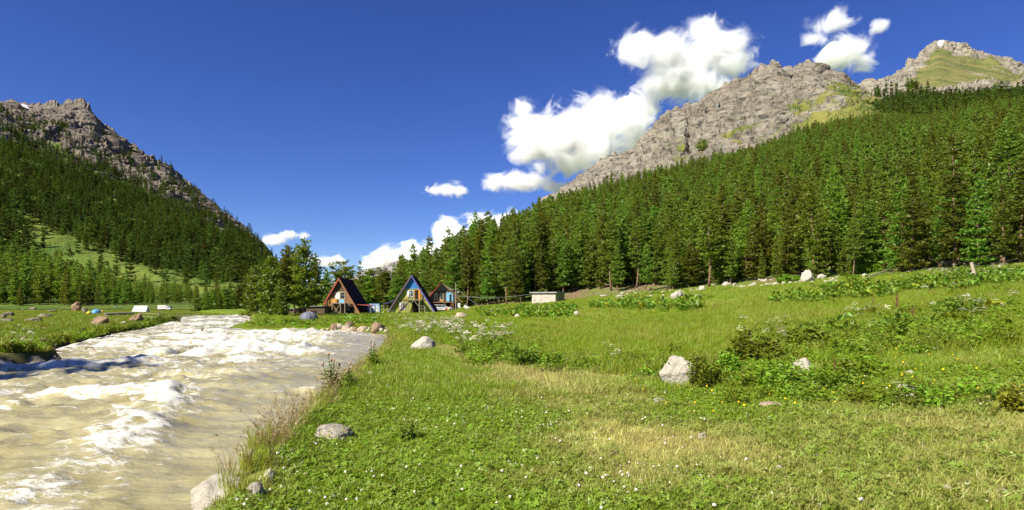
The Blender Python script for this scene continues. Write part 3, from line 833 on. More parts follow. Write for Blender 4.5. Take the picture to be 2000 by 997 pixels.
def rz(n, r): return np.stack([np.zeros(n), np.zeros(n), r.uniform(0, 6.28, n)], -1)
o = scatter('hillside_forest', P[rest], sc[rest], rz(len(rest), r), r.integers(0, 5, len(rest)), C_MID)
o['label'] = 'dense pine forest filling the slope behind its front rows'

# --- forest of the left mountain and trees below the far peak
lu = 1000 + F * LX / LY
n1 = fbm(LX / 60, LY / 60, LZ / 60, 101, 4)
d_low = sst(.92, 1.05, LK) * sst(1.82, 1.58, LK + .12 * n1 + .35 * sst(150, 300, lu)) * .85
d_up = sst(2.92, 3.05, LK + .05 * n1) * sst(4.35, 3.95, LK + .3 * n1) * (1 - .97 * slope_rocks) * (.12 + .88 * sst(-.30, .22, fbm(LX / 42, LY / 42, LZ / 42, 105, 3)))
d_strip = sst(1.9, 2.1, LK) * sst(3.1, 2.9, LK) * (.03 + .5 * sst(75, 25, lu))
d_crag = (.05 + .07 * sst(260, 420, lu)) * sst(.0, .5, n1) * sst(3.9, 4.1, LK) * sst(4.95, 4.7, LK) * sst(100, 300, lu)
dens = np.maximum.reduce([d_low, d_up * .9, d_strip, d_crag]) * (lu < 520 + 60 * sst(3.2, 3.6, LK)) * (lu > -650)
dens = dens * (1 - .9 * np.exp(-((lu - 425 - 30 * (LK - 3.5)) / 9) ** 2) * (np.abs(LK - 3.5) < .45))
PL = on_grid(LX, LY, LZ, dens, 30000, 15)
dl = np.hypot(PL[:, 0], PL[:, 1])
PL = PL[thin(PL, np.interp(dl, [260, 500, 1400], [3.9, 5.0, 6.2]))]
r = np.random.default_rng(19)
sl = r.normal(.90, .24, len(PL)).clip(.4, 1.5) * np.interp(PL[:, 1], [250, 600, 800, 1400], [1.0, 1.0, .95, .85])
near_l = PL[:, 1] < 470
o = scatter('valley_side_forest', PL[near_l], sl[near_l] * np.interp(uv_of(PL[near_l])[0], [60, 130, 200, 300, 400], [1, .95, .72, .55, .48]), rz(near_l.sum(), r), r.integers(0, 5, near_l.sum()), C_MID)
o['label'] = 'pine forest at the foot of the mountain across the river'
o = scatter('mountainside_forest', PL[~near_l], sl[~near_l], rz((~near_l).sum(), r), r.integers(0, 4, (~near_l).sum()), C_FAR)
o['label'] = 'dark conifer forest climbing the steep mountainside to the crags'
pu_ = 1000 + F * PKX / PKY
dens = sst(.28, .45, PKK) * sst(1.0, .93, PKK + .05 * fbm(PKX / 40, PKY / 40, 0, 7, 3)) * sst(1590, 1640, pu_) * sst(2150, 2050, pu_) * (.35 + .65 * sst(-.1, .3, fbm(PKX / 80, PKY / 80, 0, 9, 3)))
dens = np.maximum(dens, .55 * np.exp(-((PKK - 1.2) / .06) ** 2) * sst(1690, 1705, pu_) * sst(1795, 1780, pu_))
PP = on_grid(PKX, PKY, PKZ, dens, 6000, 17)
PP = PP[thin(PP, 7.0)]
o = scatter('upper_slope_forest', PP, r.normal(1, .2, len(PP)).clip(.5, 1.5), rz(len(PP), r), r.integers(0, 4, len(PP)), C_FAR)
o['label'] = 'dark scattered trees on the high slope under the green peak'
# ------------------------------------------------------------------ clouds: bodies of vapour far behind the ridge
def cloud(label, y, lumps, dens=.030, sc=1.0, amp=1.0, thr=.0, seed=0):
    k = y / F
    els = []
    for u, v, ru, rv in lumps:
        c = at(u, v, y + random.uniform(-.3, .3) * ru * k)
        els.append((c, (ru * k, (ru * .6 + rv * .5) * k, rv * k)))
    V, Fc = [], []
    nb, nl = 14, 9
    for c, r_ in els:
        b0 = len(V)
        for i in range(nl + 1):
            th = math.pi * i / nl
            for j in range(nb):
                ph = 2 * math.pi * j / nb
                V.append([c[q] + 1.45 * r_[q] * w for q, w in enumerate((math.sin(th) * math.cos(ph), math.sin(th) * math.sin(ph), math.cos(th)))])
        Fc += [(b0 + i * nb + j, b0 + i * nb + (j + 1) % nb, b0 + (i + 1) * nb + (j + 1) % nb, b0 + (i + 1) * nb + j) for i in range(nl) for j in range(nb)]
    C = np.mean([e[0] for e in els], 0)
    t = NT('cloud_vapour'); P = t.pos()
    f = None
    for c, r_ in els:
        d = t.n('VectorMath', {0: t.scale(t.n('VectorMath', {0: P, 1: c}, operation='SUBTRACT'), tuple(1 / x for x in r_))}, out=1, operation='LENGTH')
        e = t.math('SUBTRACT', 1.0, d)
        f = e if f is None else t.math('SMOOTH_MAX', f, e, .18)
    n1 = t.noise(t.scale(P, (1, 1, 1.15)), .0042 / sc, 9, .63, .9)
    g = t.math('ADD', f, t.math('MULTIPLY', t.math('SUBTRACT', n1, .515 + thr), 3.5 * amp))
    de = t.math('MULTIPLY', t.math('POWER', t.math('MULTIPLY', g, 1.5, clamp=True), 1.3), dens)
    vs = t.n('VolumeScatter', {'Color': (.72, .74, .785), 'Density': de, 'Anisotropy': 0.0})
    t.t.links.new(vs, t.out.inputs['Volume'])
    t.mat.cycles.volume_step_rate = 1.0
    m = new_mesh('cloud', np.array(V) - C, np.array(Fc), t.mat)
    o = link('cloud', m, None, C)
    md = o.modifiers.new('remesh', 'REMESH'); md.mode = 'VOXEL'; md.voxel_size = max(8.0, y * .0035)
    return tag(o, label, 'cloud', 'fair weather clouds over the valley')

cloud('large billowing white cloud just behind the sharp ridge top', 5200, [(1250, 95, 48, 36), (1310, 110, 62, 44), (1375, 62, 34, 28), (1400, 100, 62, 50), (1435, 125, 44, 36), (1340, 165, 66, 36), (1300, 165, 52, 22), (1385, 172, 50, 28)], seed=1)
cloud('broad flat bottomed white cloud half hidden behind the rocky ridge', 5600, [(1022, 212, 28, 22), (1030, 262, 50, 44), (1090, 268, 80, 54), (1160, 262, 84, 62), (1236, 228, 56, 42), (1250, 270, 52, 34), (1105, 310, 62, 32), (1030, 300, 44, 24)], seed=2)
cloud('ragged white cloud floating high between the rocky ridge and the peak', 5200, [(1620, 52, 44, 28), (1600, 75, 32, 22), (1650, 100, 48, 34), (1685, 118, 26, 22), (1625, 112, 32, 24)], seed=3)
cloud('tiny wisp of cloud high above the gap before the far peak', 5200, [(1718, 50, 15, 15)], seed=4, amp=1.2)
cloud('small long cloud just under the broad cloud, touching the ridge', 6000, [(965, 357, 32, 22), (1005, 355, 46, 24), (1040, 352, 32, 18), (1095, 366, 36, 14)], seed=5)
cloud('small flat lone cloud low in the open blue sky', 6000, [(845, 374, 26, 10), (875, 370, 32, 16), (900, 372, 18, 11)], seed=6, sc=.8)
cloud('low white cloud bank rising behind the end of the forest', 8500, [(890, 470, 50, 36), (945, 455, 56, 38), (985, 440, 44, 26), (875, 442, 26, 18), (1000, 480, 60, 40), (915, 492, 44, 24), (850, 502, 30, 18)], seed=7, sc=1.5)
cloud('cloud bank resting on the grey mountains at the valley head', 9000, [(730, 520, 34, 20), (768, 508, 44, 26), (804, 480, 20, 26), (815, 500, 44, 26), (860, 500, 40, 16), (890, 508, 34, 16), (640, 512, 34, 15)], seed=8, sc=1.5)
cloud('thin stretched cloud beside the dark end of the mountain ridge', 7000, [(535, 469, 26, 11), (568, 460, 28, 10)], seed=9, sc=1.0, amp=1.05)
# ------------------------------------------------------------------ stones
_YS = np.concatenate([np.linspace(3.2, 40, 2600), np.linspace(40, 420, 4000)])
def hit(u, v):
    """where the line of sight through a pixel of the photograph meets the ground"""
    x, z = (u - 1000) / F * _YS, ZC + (HOR - v) / F * _YS
    g = g_fast(x, _YS)
    k = np.argmax(g >= z) if (g >= z).any() else len(_YS) - 1
    y = _YS[k]
    return (u - 1000) / F * y, y, float(g[k])

import bmesh
def _ico(sub):
    bm = bmesh.new(); bmesh.ops.create_icosphere(bm, subdivisions=sub, radius=1.0)
    v = np.array([p.co for p in bm.verts]); f = np.array([[q.index for q in p.verts] for p in bm.faces]); bm.free()
    return v, f
ICO = {k: _ico(k) for k in (1, 2, 3, 4, 5)}

def rock_mesh(name, seed, size, mat, sub=4, planes=14, rough=.10, round_=.35):
    r = np.random.default_rng(seed)
    d, f = ICO[sub]
    n = r.normal(0, 1, (planes, 3)); n /= np.linalg.norm(n, axis=1, keepdims=True)
    off = r.uniform(.62, 1.0, planes)
    q = d @ n.T
    rad = np.where(q > .15, off / np.maximum(q, .15), 9).min(1)
    rad = np.minimum(rad, 1.25) * (1 - round_) + round_ * .9
    s = seed * 3.17
    rad = rad * (1 + rough * fbm(d[:, 0] * 1.8 + s, d[:, 1] * 1.8, d[:, 2] * 1.8, seed, 4, .6)) + rough * .28 * ridged(d[:, 0] * 5 + s, d[:, 1] * 5, d[:, 2] * 5, seed + 3, 3)
    V = d * rad[:, None]
    V = V / (np.abs(V).max(0) + 1e-6) * np.array(size)
    return new_mesh(name, V, f, mat, None, True)

def rockmat(name, a, b, c_, lichen=None, sc=3.0):
    t = NT(name); P = t.obj()
    n1 = t.noise(P, sc * .5, 6, .65, .4); n2 = t.noise(P, sc * 3.5, 6, .7); n3 = t.noise(P, sc * 16, 4, .65)
    col = t.mix(t.ramp(n1, [(.36, 0.), (.62, 1.)]), a, b)
    col = t.mix(t.ramp(n2, [(.52, 0.), (.66, .75)]), col, c_)
    col = t.mix(t.ramp(n3, [(.34, .55), (.48, 0.)]), col, tuple(x * .35 for x in a))
    if lichen: col = t.mix(t.ramp(t.noise(P, sc * 1.7, 6, .72, .5), [(.56, 0.), (.60, .85)]), col, lichen)
    return t.pbr(col, .92, .12, t.bump(t.math('ADD', n2, t.math('MULTIPLY', n3, .5)), .8, .06))
M_GRANITE = rockmat('pale_granite', (.30, .27, .21), (.48, .44, .355), (.55, .525, .46))
M_LICHEN = rockmat('lichen_granite', (.20, .18, .14), (.42, .38, .30), (.50, .48, .42), (.42, .38, .07))
M_BROWN = rockmat('brown_river_stone', (.13, .085, .05), (.30, .21, .13), (.40, .31, .22))
M_DARK = rockmat('dark_mossy_stone', (.10, .085, .065), (.24, .20, .15), (.33, .28, .20), (.12, .15, .03), 1.2)
M_PEBBLE = rockmat('bank_cobble', (.26, .19, .12), (.48, .40, .29), (.56, .49, .38))

ROCKS = []
def boulder(label, u, v, wpx, hpx, mat=None, depth=.8, sink=.3, seed=None, rz_=0.0, tilt=(0, 0), group=None, sub=3, name='boulder', planes=14, round_=.35, rough=.10, z=None):
    x, y, g = hit(u, v)
    if z is not None: g = z
    k = y / F
    w, h = wpx * k / 2, hpx * k
    sd = seed if seed is not None else int(u * 7 + v)
    m = rock_mesh(name, sd, (w, w * depth, h / (2 - 2 * sink + 1e-6) * 1.0), mat or M_GRANITE, sub, planes, rough, round_)
    hz = h / (2 - 2 * sink)
    o = link(name, m, None, (x, y + w * depth * .6, g + hz * (1 - 2 * sink)), (tilt[0], tilt[1], rz_))
    ROCKS.append((x, y + w * depth * .6, w))
    return tag(o, label, name, group)

boulder('flat lichen spotted boulder lying in the turf near the bank edge', 642, 866, 84, 32, M_LICHEN, .95, .28, 5, sub=5)
tag(link('boulder', rock_mesh('boulder', 11, (.40, .46, .36), M_GRANITE, 5, 14, .10, .3), None, (-2.52, 5.35, -.31)), 'big pale boulder at the water, lowest on the near bank', 'boulder'); ROCKS.append((-2.52, 5.35, .42))
boulder('small grey white stone leaning on the big pale bank boulder', 497, 978, 34, 34, M_LICHEN, .8, .2, 12, sub=4)
boulder('white stone half buried beside the big pale bank boulder', 524, 943, 26, 26, M_GRANITE, .8, .25, 13, sub=4, name='stone')
boulder('broad pale boulder on the grass at the bend of the river', 829, 686, 58, 28, M_GRANITE, .8, .25, 21, sub=4, planes=10, round_=.22)
boulder('upright tilted slab of pale rock with a leafy bush in front', 1332, 756, 80, 56, M_GRANITE, .55, .15, 38, tilt=(R(-8), R(24)), sub=5, planes=7, round_=.12)
boulder('square edged pale rock at the foot of the leafy shrubs', 1578, 736, 52, 36, M_GRANITE, .8, .2, 32, tilt=(0, R(-10)), sub=4, planes=9, round_=.2)
for lab, u, v, w, h, sd in (
        ('topmost round stone standing apart above the stone heap', 1779, 735, 18, 11, 41), ('largest rounded stone in the little stone heap', 1782, 773, 26, 20, 42), ('flat stone at the side of the largest heap stone', 1765, 763, 22, 13, 43),
        ('long low stone at the edge of the stone heap', 1755, 755, 20, 9, 44), ('lowest stone of the little stone heap', 1786, 784, 24, 14, 45), ('small stone in front of the stone heap', 1764, 780, 18, 10, 46)):
    boulder(lab, u, v, w, h, M_GRANITE, .8, .2, sd, sub=3, name='stone', round_=.6)
for lab, u, v, w, h, mt in (
        ('low white stone in the middle of the wet meadow', 1205, 669, 24, 8, M_GRANITE), ('small pointed white stone in the meadow short of the dock bed', 1009, 645, 16, 8, M_GRANITE), ('pale rounded stone among the white flowering plants', 974, 658, 16, 9, M_GRANITE),
        ('pinkish stone on the rise before the parked car', 900, 622, 30, 12, M_PEBBLE), ('reddish stone amid the white flowers', 903, 638, 14, 8, M_PEBBLE), ('whitish stone at the near end of the dock bed', 1011, 621, 14, 8, M_GRANITE),
        ('white upright stone at the far end of the dock bed', 1126, 618, 12, 12, M_GRANITE), ('thin slanted white stone in the open meadow grass', 1350, 655, 18, 7, M_GRANITE), ('low pinkish stone in the open meadow grass', 1310, 659, 14, 5, M_PEBBLE),
        ('stone at the side of the footpath where it narrows', 850, 666, 14, 10, M_GRANITE), ('white stone by the end of the stony footpath', 930, 711, 10, 5, M_GRANITE),
        ('pale stone sunk in the short dry turf', 1375, 858, 22, 11, M_GRANITE), ('egg shaped white stone on the bare patch', 1523, 926, 18, 16, M_GRANITE), ('flat lichen stone on the brown bare soil', 1607, 900, 34, 10, M_LICHEN),
        ('small stone touching the flat lichen stone', 1623, 890, 12, 8, M_GRANITE), ('grey pebble in the turf at the middle of the path', 1095, 917, 16, 12, M_GRANITE), ('angular white stone on the dry turf', 1855, 962, 16, 14, M_GRANITE),
        ('pale stone among dry stems, low by the corner', 1965, 972, 26, 16, M_GRANITE), ('flat slab in the dry grass under the shrubs', 1512, 799, 50, 12, M_PEBBLE), ('white stone under the dock leaves', 1950, 648, 26, 10, M_GRANITE),
        ('small pale stone under the dock leaves', 1938, 656, 14, 6, M_GRANITE), ('pale stone by the tall burdock leaves', 1985, 646, 18, 7, M_GRANITE), ('white pebble between the heap and the shrubs', 1667, 712, 12, 10, M_GRANITE), ('white pebble under a dock in the open patch', 1742, 699, 12, 6, M_GRANITE),
        ('white pebble beside the red sorrel stalk', 1668, 686, 10, 9, M_GRANITE), ('pale stone in the grass below the upright slab', 1288, 788, 24, 12, M_LICHEN)):
    boulder(lab, u, v, w, h, mt, .8, .28, None, sub=3, name='stone', round_=.45)
# stones of the far bank in front of the brown cabin
boulder('big rounded brown boulder on the river bank before the cabins', 735, 650, 30, 20, M_BROWN, .85, .22, 51, sub=4, round_=.6)
for lab, u, v, w, h, mt in (
        ('brown rounded stone at the water, first in the bank row', 652, 648, 18, 14, M_BROWN), ('grey white stone behind the brown ones in the bank row', 663, 643, 16, 11, M_LICHEN), ('dark topped stone on the bank row', 681, 640, 18, 12, M_BROWN),
        ('tan stone in the middle of the bank row', 676, 648, 22, 13, M_PEBBLE), ('reddish stone at the water in the bank row', 692, 650, 14, 9, M_BROWN), ('pale flat stone next to the big rounded bank boulder', 708, 647, 20, 9, M_PEBBLE)):
    boulder(lab, u, v, w, h, mt, .85, .22, None, sub=3, name='stone', round_=.5)
LSTONE = 'pale cobble in the row of stones lining the river bend'
r = np.random.default_rng(55)
for i in range(46):
    tq = r.random()
    u = 560 + 240 * tq; v = np.interp(u, [560, 600, 700, 760, 776, 790, 800], [648, 648, 650, 650, 654, 664, 676]) - abs(r.normal(0, 3.2))
    w = r.uniform(5, 13)
    boulder(LSTONE, u, v, w, w * r.uniform(.4, .7), M_PEBBLE if r.random() < .7 else M_GRANITE, .9, .25, 500 + i, sub=2, name='stone', group='cobbles along the river bend', round_=.5)
for i, (x_, y_, w_) in enumerate(((-20.1, 21.6, .55), (-19.2, 22.3, .45), (-18.5, 22.7, .6), (-18.3, 23.6, .4), (-20.8, 20.9, .7))):
    tag(link('bank_clod', rock_mesh('bank_clod', 760 + i, (w_, w_ * .7, .34), M_DARK, 3, 9, .25, .25), None, (x_, y_, -.80)), 'dark clod of earth and stone fallen from the undercut far bank', 'clod', 'clods under the undercut bank')
# rocks on the far bank
for lab, u, v, w, h, mt in (
        ('big square brown boulder across the river, one side in shade', 193, 636, 40, 20, M_BROWN), ('slanted striped boulder at the end of the log wall', 263, 631, 26, 19, M_BROWN), ('tall round boulder near the tents at the forest foot', 147, 608, 18, 18, M_BROWN),
        ('dark boulder behind the yellow tent', 163, 611, 12, 10, M_DARK), ('long dark mound of rock on the far meadow', 82, 621, 34, 8, M_DARK), ('dark mossy rock mound nearest to the far bank edge', 58, 630, 40, 11, M_DARK),
        ('dark rock at the picture edge across the river', 4, 624, 12, 12, M_DARK), ('round dark rock second from the picture edge', 15, 619, 16, 11, M_DARK), ('low dark rock pile in the far meadow by the edge', 10, 631, 24, 11, M_DARK),
        ('dark boulder among the rubble under the pines', 172, 603, 14, 9, M_DARK), ('pale flat stone in the grass across the river', 98, 635, 12, 4, M_GRANITE), ('white stone beside the big square boulder', 190, 637, 10, 4, M_GRANITE),
        ('white stone halfway between the two big brown boulders', 239, 634, 12, 6, M_GRANITE), ('pale stone beyond the slanted boulder', 274, 637, 9, 4, M_GRANITE), ('tan stone at the tip of the far bank', 352, 634, 9, 6, M_BROWN),
        ('rock by the orange tent', 62, 606, 14, 6, M_DARK), ('wide low rock before the orange tent', 100, 610, 20, 6, M_DARK), ('pale rock at the trees beyond the truck', 328, 594, 14, 4, M_GRANITE)):
    boulder(lab, u, v, w, h, mt, .8, .22, None, sub=4, rough=.20, round_=.15, planes=9)
# rocks of the forest edge
for lab, u, v, w, h, mt in (
        ('large grey boulder at the forest edge above the dock bed', 1326, 584, 28, 18, M_GRANITE), ('tall pale boulder beside the bright low bush at the forest edge', 1583, 552, 30, 26, M_GRANITE), ('pale outcrop at the forest edge near the leaning post', 1860, 524, 42, 18, M_GRANITE),
        ('flat slab next to the concrete shed', 1130, 568, 24, 8, M_GRANITE), ('low slab below the bright green slope', 1212, 581, 22, 6, M_GRANITE), ('pale rock on the bright green slope', 1222, 557, 9, 6, M_GRANITE),
        ('stone pair on the bright green slope, lower one', 1229, 562, 10, 6, M_GRANITE), ('whitish rock beside the low slab', 1180, 580, 16, 5, M_GRANITE), ('white rock at the fallen grey trunk', 1692, 542, 13, 8, M_GRANITE), ('rock at the foot of the edge pines', 1420, 560, 18, 10, M_GRANITE),
        ('grey rock in the scree under the pines', 1372, 568, 16, 10, M_GRANITE), ('grey block at the head of the scree', 1480, 548, 18, 10, M_GRANITE), ('pale block behind the tall boulder', 1606, 545, 18, 10, M_GRANITE)):
    boulder(lab, u, v, w, h, mt, .8, .22, None, sub=4, rough=.20, round_=.12, planes=9)

RUB = [rock_mesh('rubble', 900 + i, (.5, .42, .32), M_GRANITE, 2, 9, .12, .25) for i in range(4)]
C_RUB = scatter_source('rubble', RUB)
r = np.random.default_rng(61)
pts, ss = [], []
for (u0, u1, v0, v1, n, s0, s1) in ((1390, 1590, 536, 562, 520, .25, 1.0), (1190, 1370, 564, 586, 160, .2, .8), (1595, 1640, 535, 553, 60, .2, .8), (1640, 2000, 520, 532, 130, .15, .7), (1050, 1200, 562, 575, 60, .15, .6), (865, 930, 672, 712, 130, .03, .09), (1660, 1960, 742, 800, 46, .03, .085), (1480, 1660, 640, 720, 14, .05, .12), (1300, 2000, 800, 990, 70, .012, .04), (640, 1300, 700, 990, 26, .012, .03), (1000, 1400, 600, 700, 16, .06, .16)):
    for i in range(n):
        u, v = r.uniform(u0, u1), r.uniform(v0, v1)
        if u0 == 1390 and v > np.interp(u, [1390, 1480, 1590], [568, 556, 548]) + 5: continue
        if u0 == 865: u = np.interp(v, [672, 690, 712], [868, 895, 922]) + r.normal(0, 10)
        p = hit(u, v); pts.append((p[0], p[1], p[2] + .02)); ss.append(r.uniform(s0, s1) * (r.random() ** .8 + .3))
Prub = np.array(pts)
# on the slope the rubble lies on whichever ground is higher
def hill_z(x, y):
    uq = 1000 + F * x / y
    ye_, yt_, vt_ = np.interp(uq, uh, yE), np.interp(uq, uh, yT), np.interp(uq, uh, vT)
    k_ = (y - ye_) / (yt_ - ye_)
    yb = np.minimum(y, ye_)
    zb_ = base_z((uq - 1000) / F * yb, yb); zt_ = ZC + (HOR - vt_) / F * yt_
    ks_ = np.where(k_ < 1, soft(k_ - .012, .012), 1 + (k_ - 1) * .25)
    z_ = zb_ + (zt_ - zb_) * ks_ - .22 * sst(.03, -.05, k_)
    return z_ + sst(.02, .15, k_) * (3.2 * fbm(x / 40, y / 40, 0, 71, 4)) + sst(-.01, .05, k_) * .5 * fbm(x / 3.5, y / 3.5, 0, 73, 4)
Prub[:, 2] = np.where(Prub[:, 1] > 60, np.maximum(Prub[:, 2], hill_z(Prub[:, 0], Prub[:, 1])), Prub[:, 2])
o = scatter('rubble', Prub, ss, rz(len(ss), r), r.integers(0, 4, len(ss)), C_RUB)
o['label'] = 'loose pale scree along the forest edge and stony bits of the footpath'

# ------------------------------------------------------------------ grass, clover, flowers
def blades(seed, n, h0, h1, spread, w, bend=.5, droop=0.0):
    r = np.random.default_rng(seed); V, Fc = [], []
    for i in range(n):
        a, q = r.uniform(0, 6.28), spread * math.sqrt(r.random())
        x, y = q * math.cos(a), q * math.sin(a)
        h = r.uniform(h0, h1); b = a + r.normal(0, .9); be = h * bend * r.uniform(.3, 1.2)
        dx, dy = math.cos(b), math.sin(b)
        c = r.uniform(0, 3.14); wx_, wy_ = w * math.cos(c), w * math.sin(c)
        b0 = len(V)
        V += [(x - wx_, y - wy_, -.01), (x + wx_, y + wy_, -.01), (x + dx * be * .3 + wx_ * .8, y + dy * be * .3 + wy_ * .8, h * .6), (x + dx * be * .3 - wx_ * .8, y + dy * be * .3 - wy_ * .8, h * .6),
              (x + dx * be, y + dy * be, h * (1 - droop * .4))]
        Fc += [(b0, b0 + 1, b0 + 2, b0 + 3), (b0 + 3, b0 + 2, b0 + 4)]
    return V, Fc

def clover(seed, n, spread, h0, h1, s):
    r = np.random.default_rng(seed); V, Fc = [], []
    for i in range(n):
        a, q = r.uniform(0, 6.28), spread * math.sqrt(r.random())
        x, y, z = q * math.cos(a), q * math.sin(a), r.uniform(h0, h1)
        a0 = r.uniform(0, 6.28); tx, ty = r.normal(0, .35, 2)
        for k in range(3):
            b = a0 + k * 2.094; dx, dy = math.cos(b), math.sin(b); L = s * r.uniform(.8, 1.2); b0 = len(V)
            for (p, t_) in ((0, 0), (.6, .45), (1, .2), (1, -.2), (.6, -.45)):
                ox, oy = (dx * p - dy * t_) * L, (dy * p + dx * t_) * L
                V.append((x + ox, y + oy, z + tx * ox + ty * oy))
            Fc.append(tuple(range(b0, b0 + 5)))
    return V, Fc

def headmesh(name, mat, smat, hr, h, lumps=1, seed=0):
    r = np.random.default_rng(seed); mb = MB()
    mb.tube([(0, 0, 0), (r.normal(0, .05) * h, r.normal(0, .05) * h, h)], .0012 + h * .006, 3, 1, False)
    d, f = ICO[1]
    mb.add([(p[0] * hr, p[1] * hr, h + p[2] * hr * .85) for p in d * r.uniform(.8, 1.15, (len(d), 1))], f.tolist(), 0)
    return mb.mesh(name, [mat, smat])

M_TURF = leafmat('turf_blades', (.178, .252, .013), .65, 1.4, .025, .35, .02, 'dry', (.40, .37, .12))
M_TALL = leafmat('meadow_grass', (.185, .255, .012), .65, 1.4, .025, .35, .02, 'dry', (.33, .29, .07))
M_CLOVER = leafmat('clover_leaves', (.155, .235, .012), .65, 1.45, .02, .3, .04, 'dry', (.20, .22, .05))
M_LEFTGRASS = leafmat('far_meadow_grass', (.14, .215, .012), .65, 1.4, .025, .35, .02, 'dry', (.30, .235, .05))
M_STEM = leafmat('green_stems', (.12, .17, .03), .7, 1.3, .02, .2, .03)
M_WHITE = leafmat('white_petals', (.72, .66, .58), .8, 1.15, .02, .25, .0)
M_CREAM = leafmat('cream_umbels', (.66, .63, .44), .75, 1.15, .02, .25, .0)
M_YELLOW = leafmat('yellow_petals', (.75, .52, .02), .85, 1.2, .02, .2, .0)
M_DRYSTEM = leafmat('dry_seed_stalks', (.30, .21, .10), .6, 1.4, .03, .2, .03)

TURF = [new_mesh('turf', *blades(i, 16, .025, .075, .055, .0028, .8), M_TURF) for i in range(4)]
CLOV = [new_mesh('clover', *clover(20 + i, 9, .06, .015, .045, .016), M_CLOVER) for i in range(3)]
TALL = [new_mesh('tall_grass', *blades(40 + i, 26, .16, .46, .13, .0045, .55, .3), M_TALL) for i in range(4)]
LAWN = [new_mesh('lawn', *blades(60 + i, 30, .06, .17, .16, .0065, .7), M_TURF) for i in range(3)]
FARG = [new_mesh('far_grass', *blades(80 + i, 26, .18, .42, .38, .016, .5), M_TALL) for i in range(3)]
LEFG = [new_mesh('left_grass', *blades(90 + i, 30, .10, .30, .40, .018, .5), M_LEFTGRASS) for i in range(3)]
CHEAD = [headmesh('clover_head', M_WHITE, M_STEM, .0125 * s, h, seed=i) for i, (s, h) in enumerate(((1, .06), (1.25, .08), (.8, .045)))]
YHEAD = [headmesh('yellow_flower', M_YELLOW, M_STEM, .014, .12, seed=9)]

def field(n, y0, y1, p, seed, u0=-120, u1=2120):
    """points over the ground in view: density falls off with distance as 1/y**p"""
    r = np.random.default_rng(seed)
    e = 2 - p; q = r.random(n)
    y = (y0 ** e + q * (y1 ** e - y0 ** e)) ** (1 / e) if abs(e) > 1e-6 else y0 * (y1 / y0) ** q
    x = (r.uniform(u0, u1, n) - 1000) / F * y
    return x, y, r

def tall_map(x, y):
    """1 where the grass stands tall, 0 on the grazed and trodden turf"""
    line = 11.6 - .10 * (x - 1) + .7 * noise(x * .45, y * .3, 0, 111)
    px = np.interp(y, [11, 16, 20, 24, 26], [1.8, .2, -1.4, -2.9, -4.2]) + .3 * noise(x, y * .4, 0, 112)
    return np.maximum(sst(-.25, .35, y - line) * sst(-.1, .5, x - px), sst(24, 27, y))
def bank_ok(x, y, lo=.12): return river_sd(x, y) > lo + .2 * noise(x * .9, y * .9, 2.2, 21)
def left_side(x, y): return x < np.interp(y, [-6, 17, 25, 45, 60, 100, 140, 400], [-15, -12, -13, -19, -33, -46, -75, -200])
def away_rocks(x, y, f=.85):
    k = np.ones(len(x), bool)
    for a, b, w in ROCKS: k &= (x - a) ** 2 + (y - b) ** 2 > (w * f) ** 2
    return k

def sow(name, label, coll, nvar, x, y, r, s0, s1, attrs=None, tilt=.12, dz=0.0):
    z = g_fast(x, y) + dz
    m = len(x); rot = np.stack([r.normal(0, tilt, m), r.normal(0, tilt, m), r.uniform(0, 6.28, m)], -1)
    o = scatter(name, np.stack([x, y, z], -1), r.uniform(s0, s1, m), rot, r.integers(0, nvar, m), coll, attrs)
    o['label'] = label; return o

# short turf: dense near the camera
x, y, r = field(86000, 4.1, 27, 1.15, 201)
dry = dry_map(x, y); tl = tall_map(x, y)
bare = np.clip(sst(.1, .75, fbm(x * .8, y * .8, 9, 41, 3)) * sst(8.5, 6.4, y) * sst(1.2, 2.6, x) * 1.3, 0, 1)
k = bank_ok(x, y) & ~left_side(x, y) & (r.random(len(x)) > tl * .8) & away_rocks(x, y) & (r.random(len(x)) > .72 * bare) & (r.random(len(x)) > .35 * sst(.6, 1, dry))
x, y, dry = x[k], y[k], dry[k]
dv_ = np.clip(dry * 1.15 + r.normal(0, .22, len(x)), 0, 1)
big = y > 9.5
sow('turf_grass', 'short grazed turf, yellowed along the track', scatter_source('turf', TURF), 4, x[~big], y[~big], r, .7, 1.5, {'dry': dv_[~big]}, .25)
sow('lawn_grass', 'short grass farther along the track and bank', scatter_source('lawn', LAWN), 3, x[big], y[big], r, .5, 1.0, {'dry': dv_[big]}, .2)
# clover leaves and flower heads
x, y, r = field(60000, 4.1, 14, 1.0, 203)
dry = dry_map(x, y)
k = bank_ok(x, y, .25) & ~left_side(x, y) & (r.random(len(x)) > tall_map(x, y)) & (r.random(len(x)) > .25 + .95 * dry) & away_rocks(x, y)
sow('clover_leaves', 'low clover leaves in the green turf', scatter_source('clover', CLOV), 3, x[k], y[k], r, .8, 1.6, {'dry': np.clip(dry[k] + r.normal(0, .2, k.sum()), 0, 1)}, .2, .012)
x, y, r = field(21000, 4.1, 22, 1.25, 205)
dry = dry_map(x, y); cl = sst(-.05, .45, fbm(x * .7, y * .7, 0, 121, 3))
zone = sst(2.6, .2, x - .12 * y) * .9 + .12
k = bank_ok(x, y, .3) & ~left_side(x, y) & (r.random(len(x)) > tall_map(x, y)) & (r.random(len(x)) < zone * (.15 + .85 * cl) * (1 - .8 * dry)) & away_rocks(x, y)
sow('clover_flowers', 'white clover heads dotting the bank turf', scatter_source('clover_head', CHEAD), 3, x[k], y[k], r, .45, 1.0, None, .2)
x, y, r = field(1500, 7.5, 15, 1.0, 207, 1150, 2100)
k = (r.random(len(x)) < .16) & (x > 2)
sow('yellow_flowers', 'small yellow hawkweed flowers in the rough grass', scatter_source('yellow_flower', YHEAD), 1, x[k], y[k], r, .7, 1.3, None, .2)
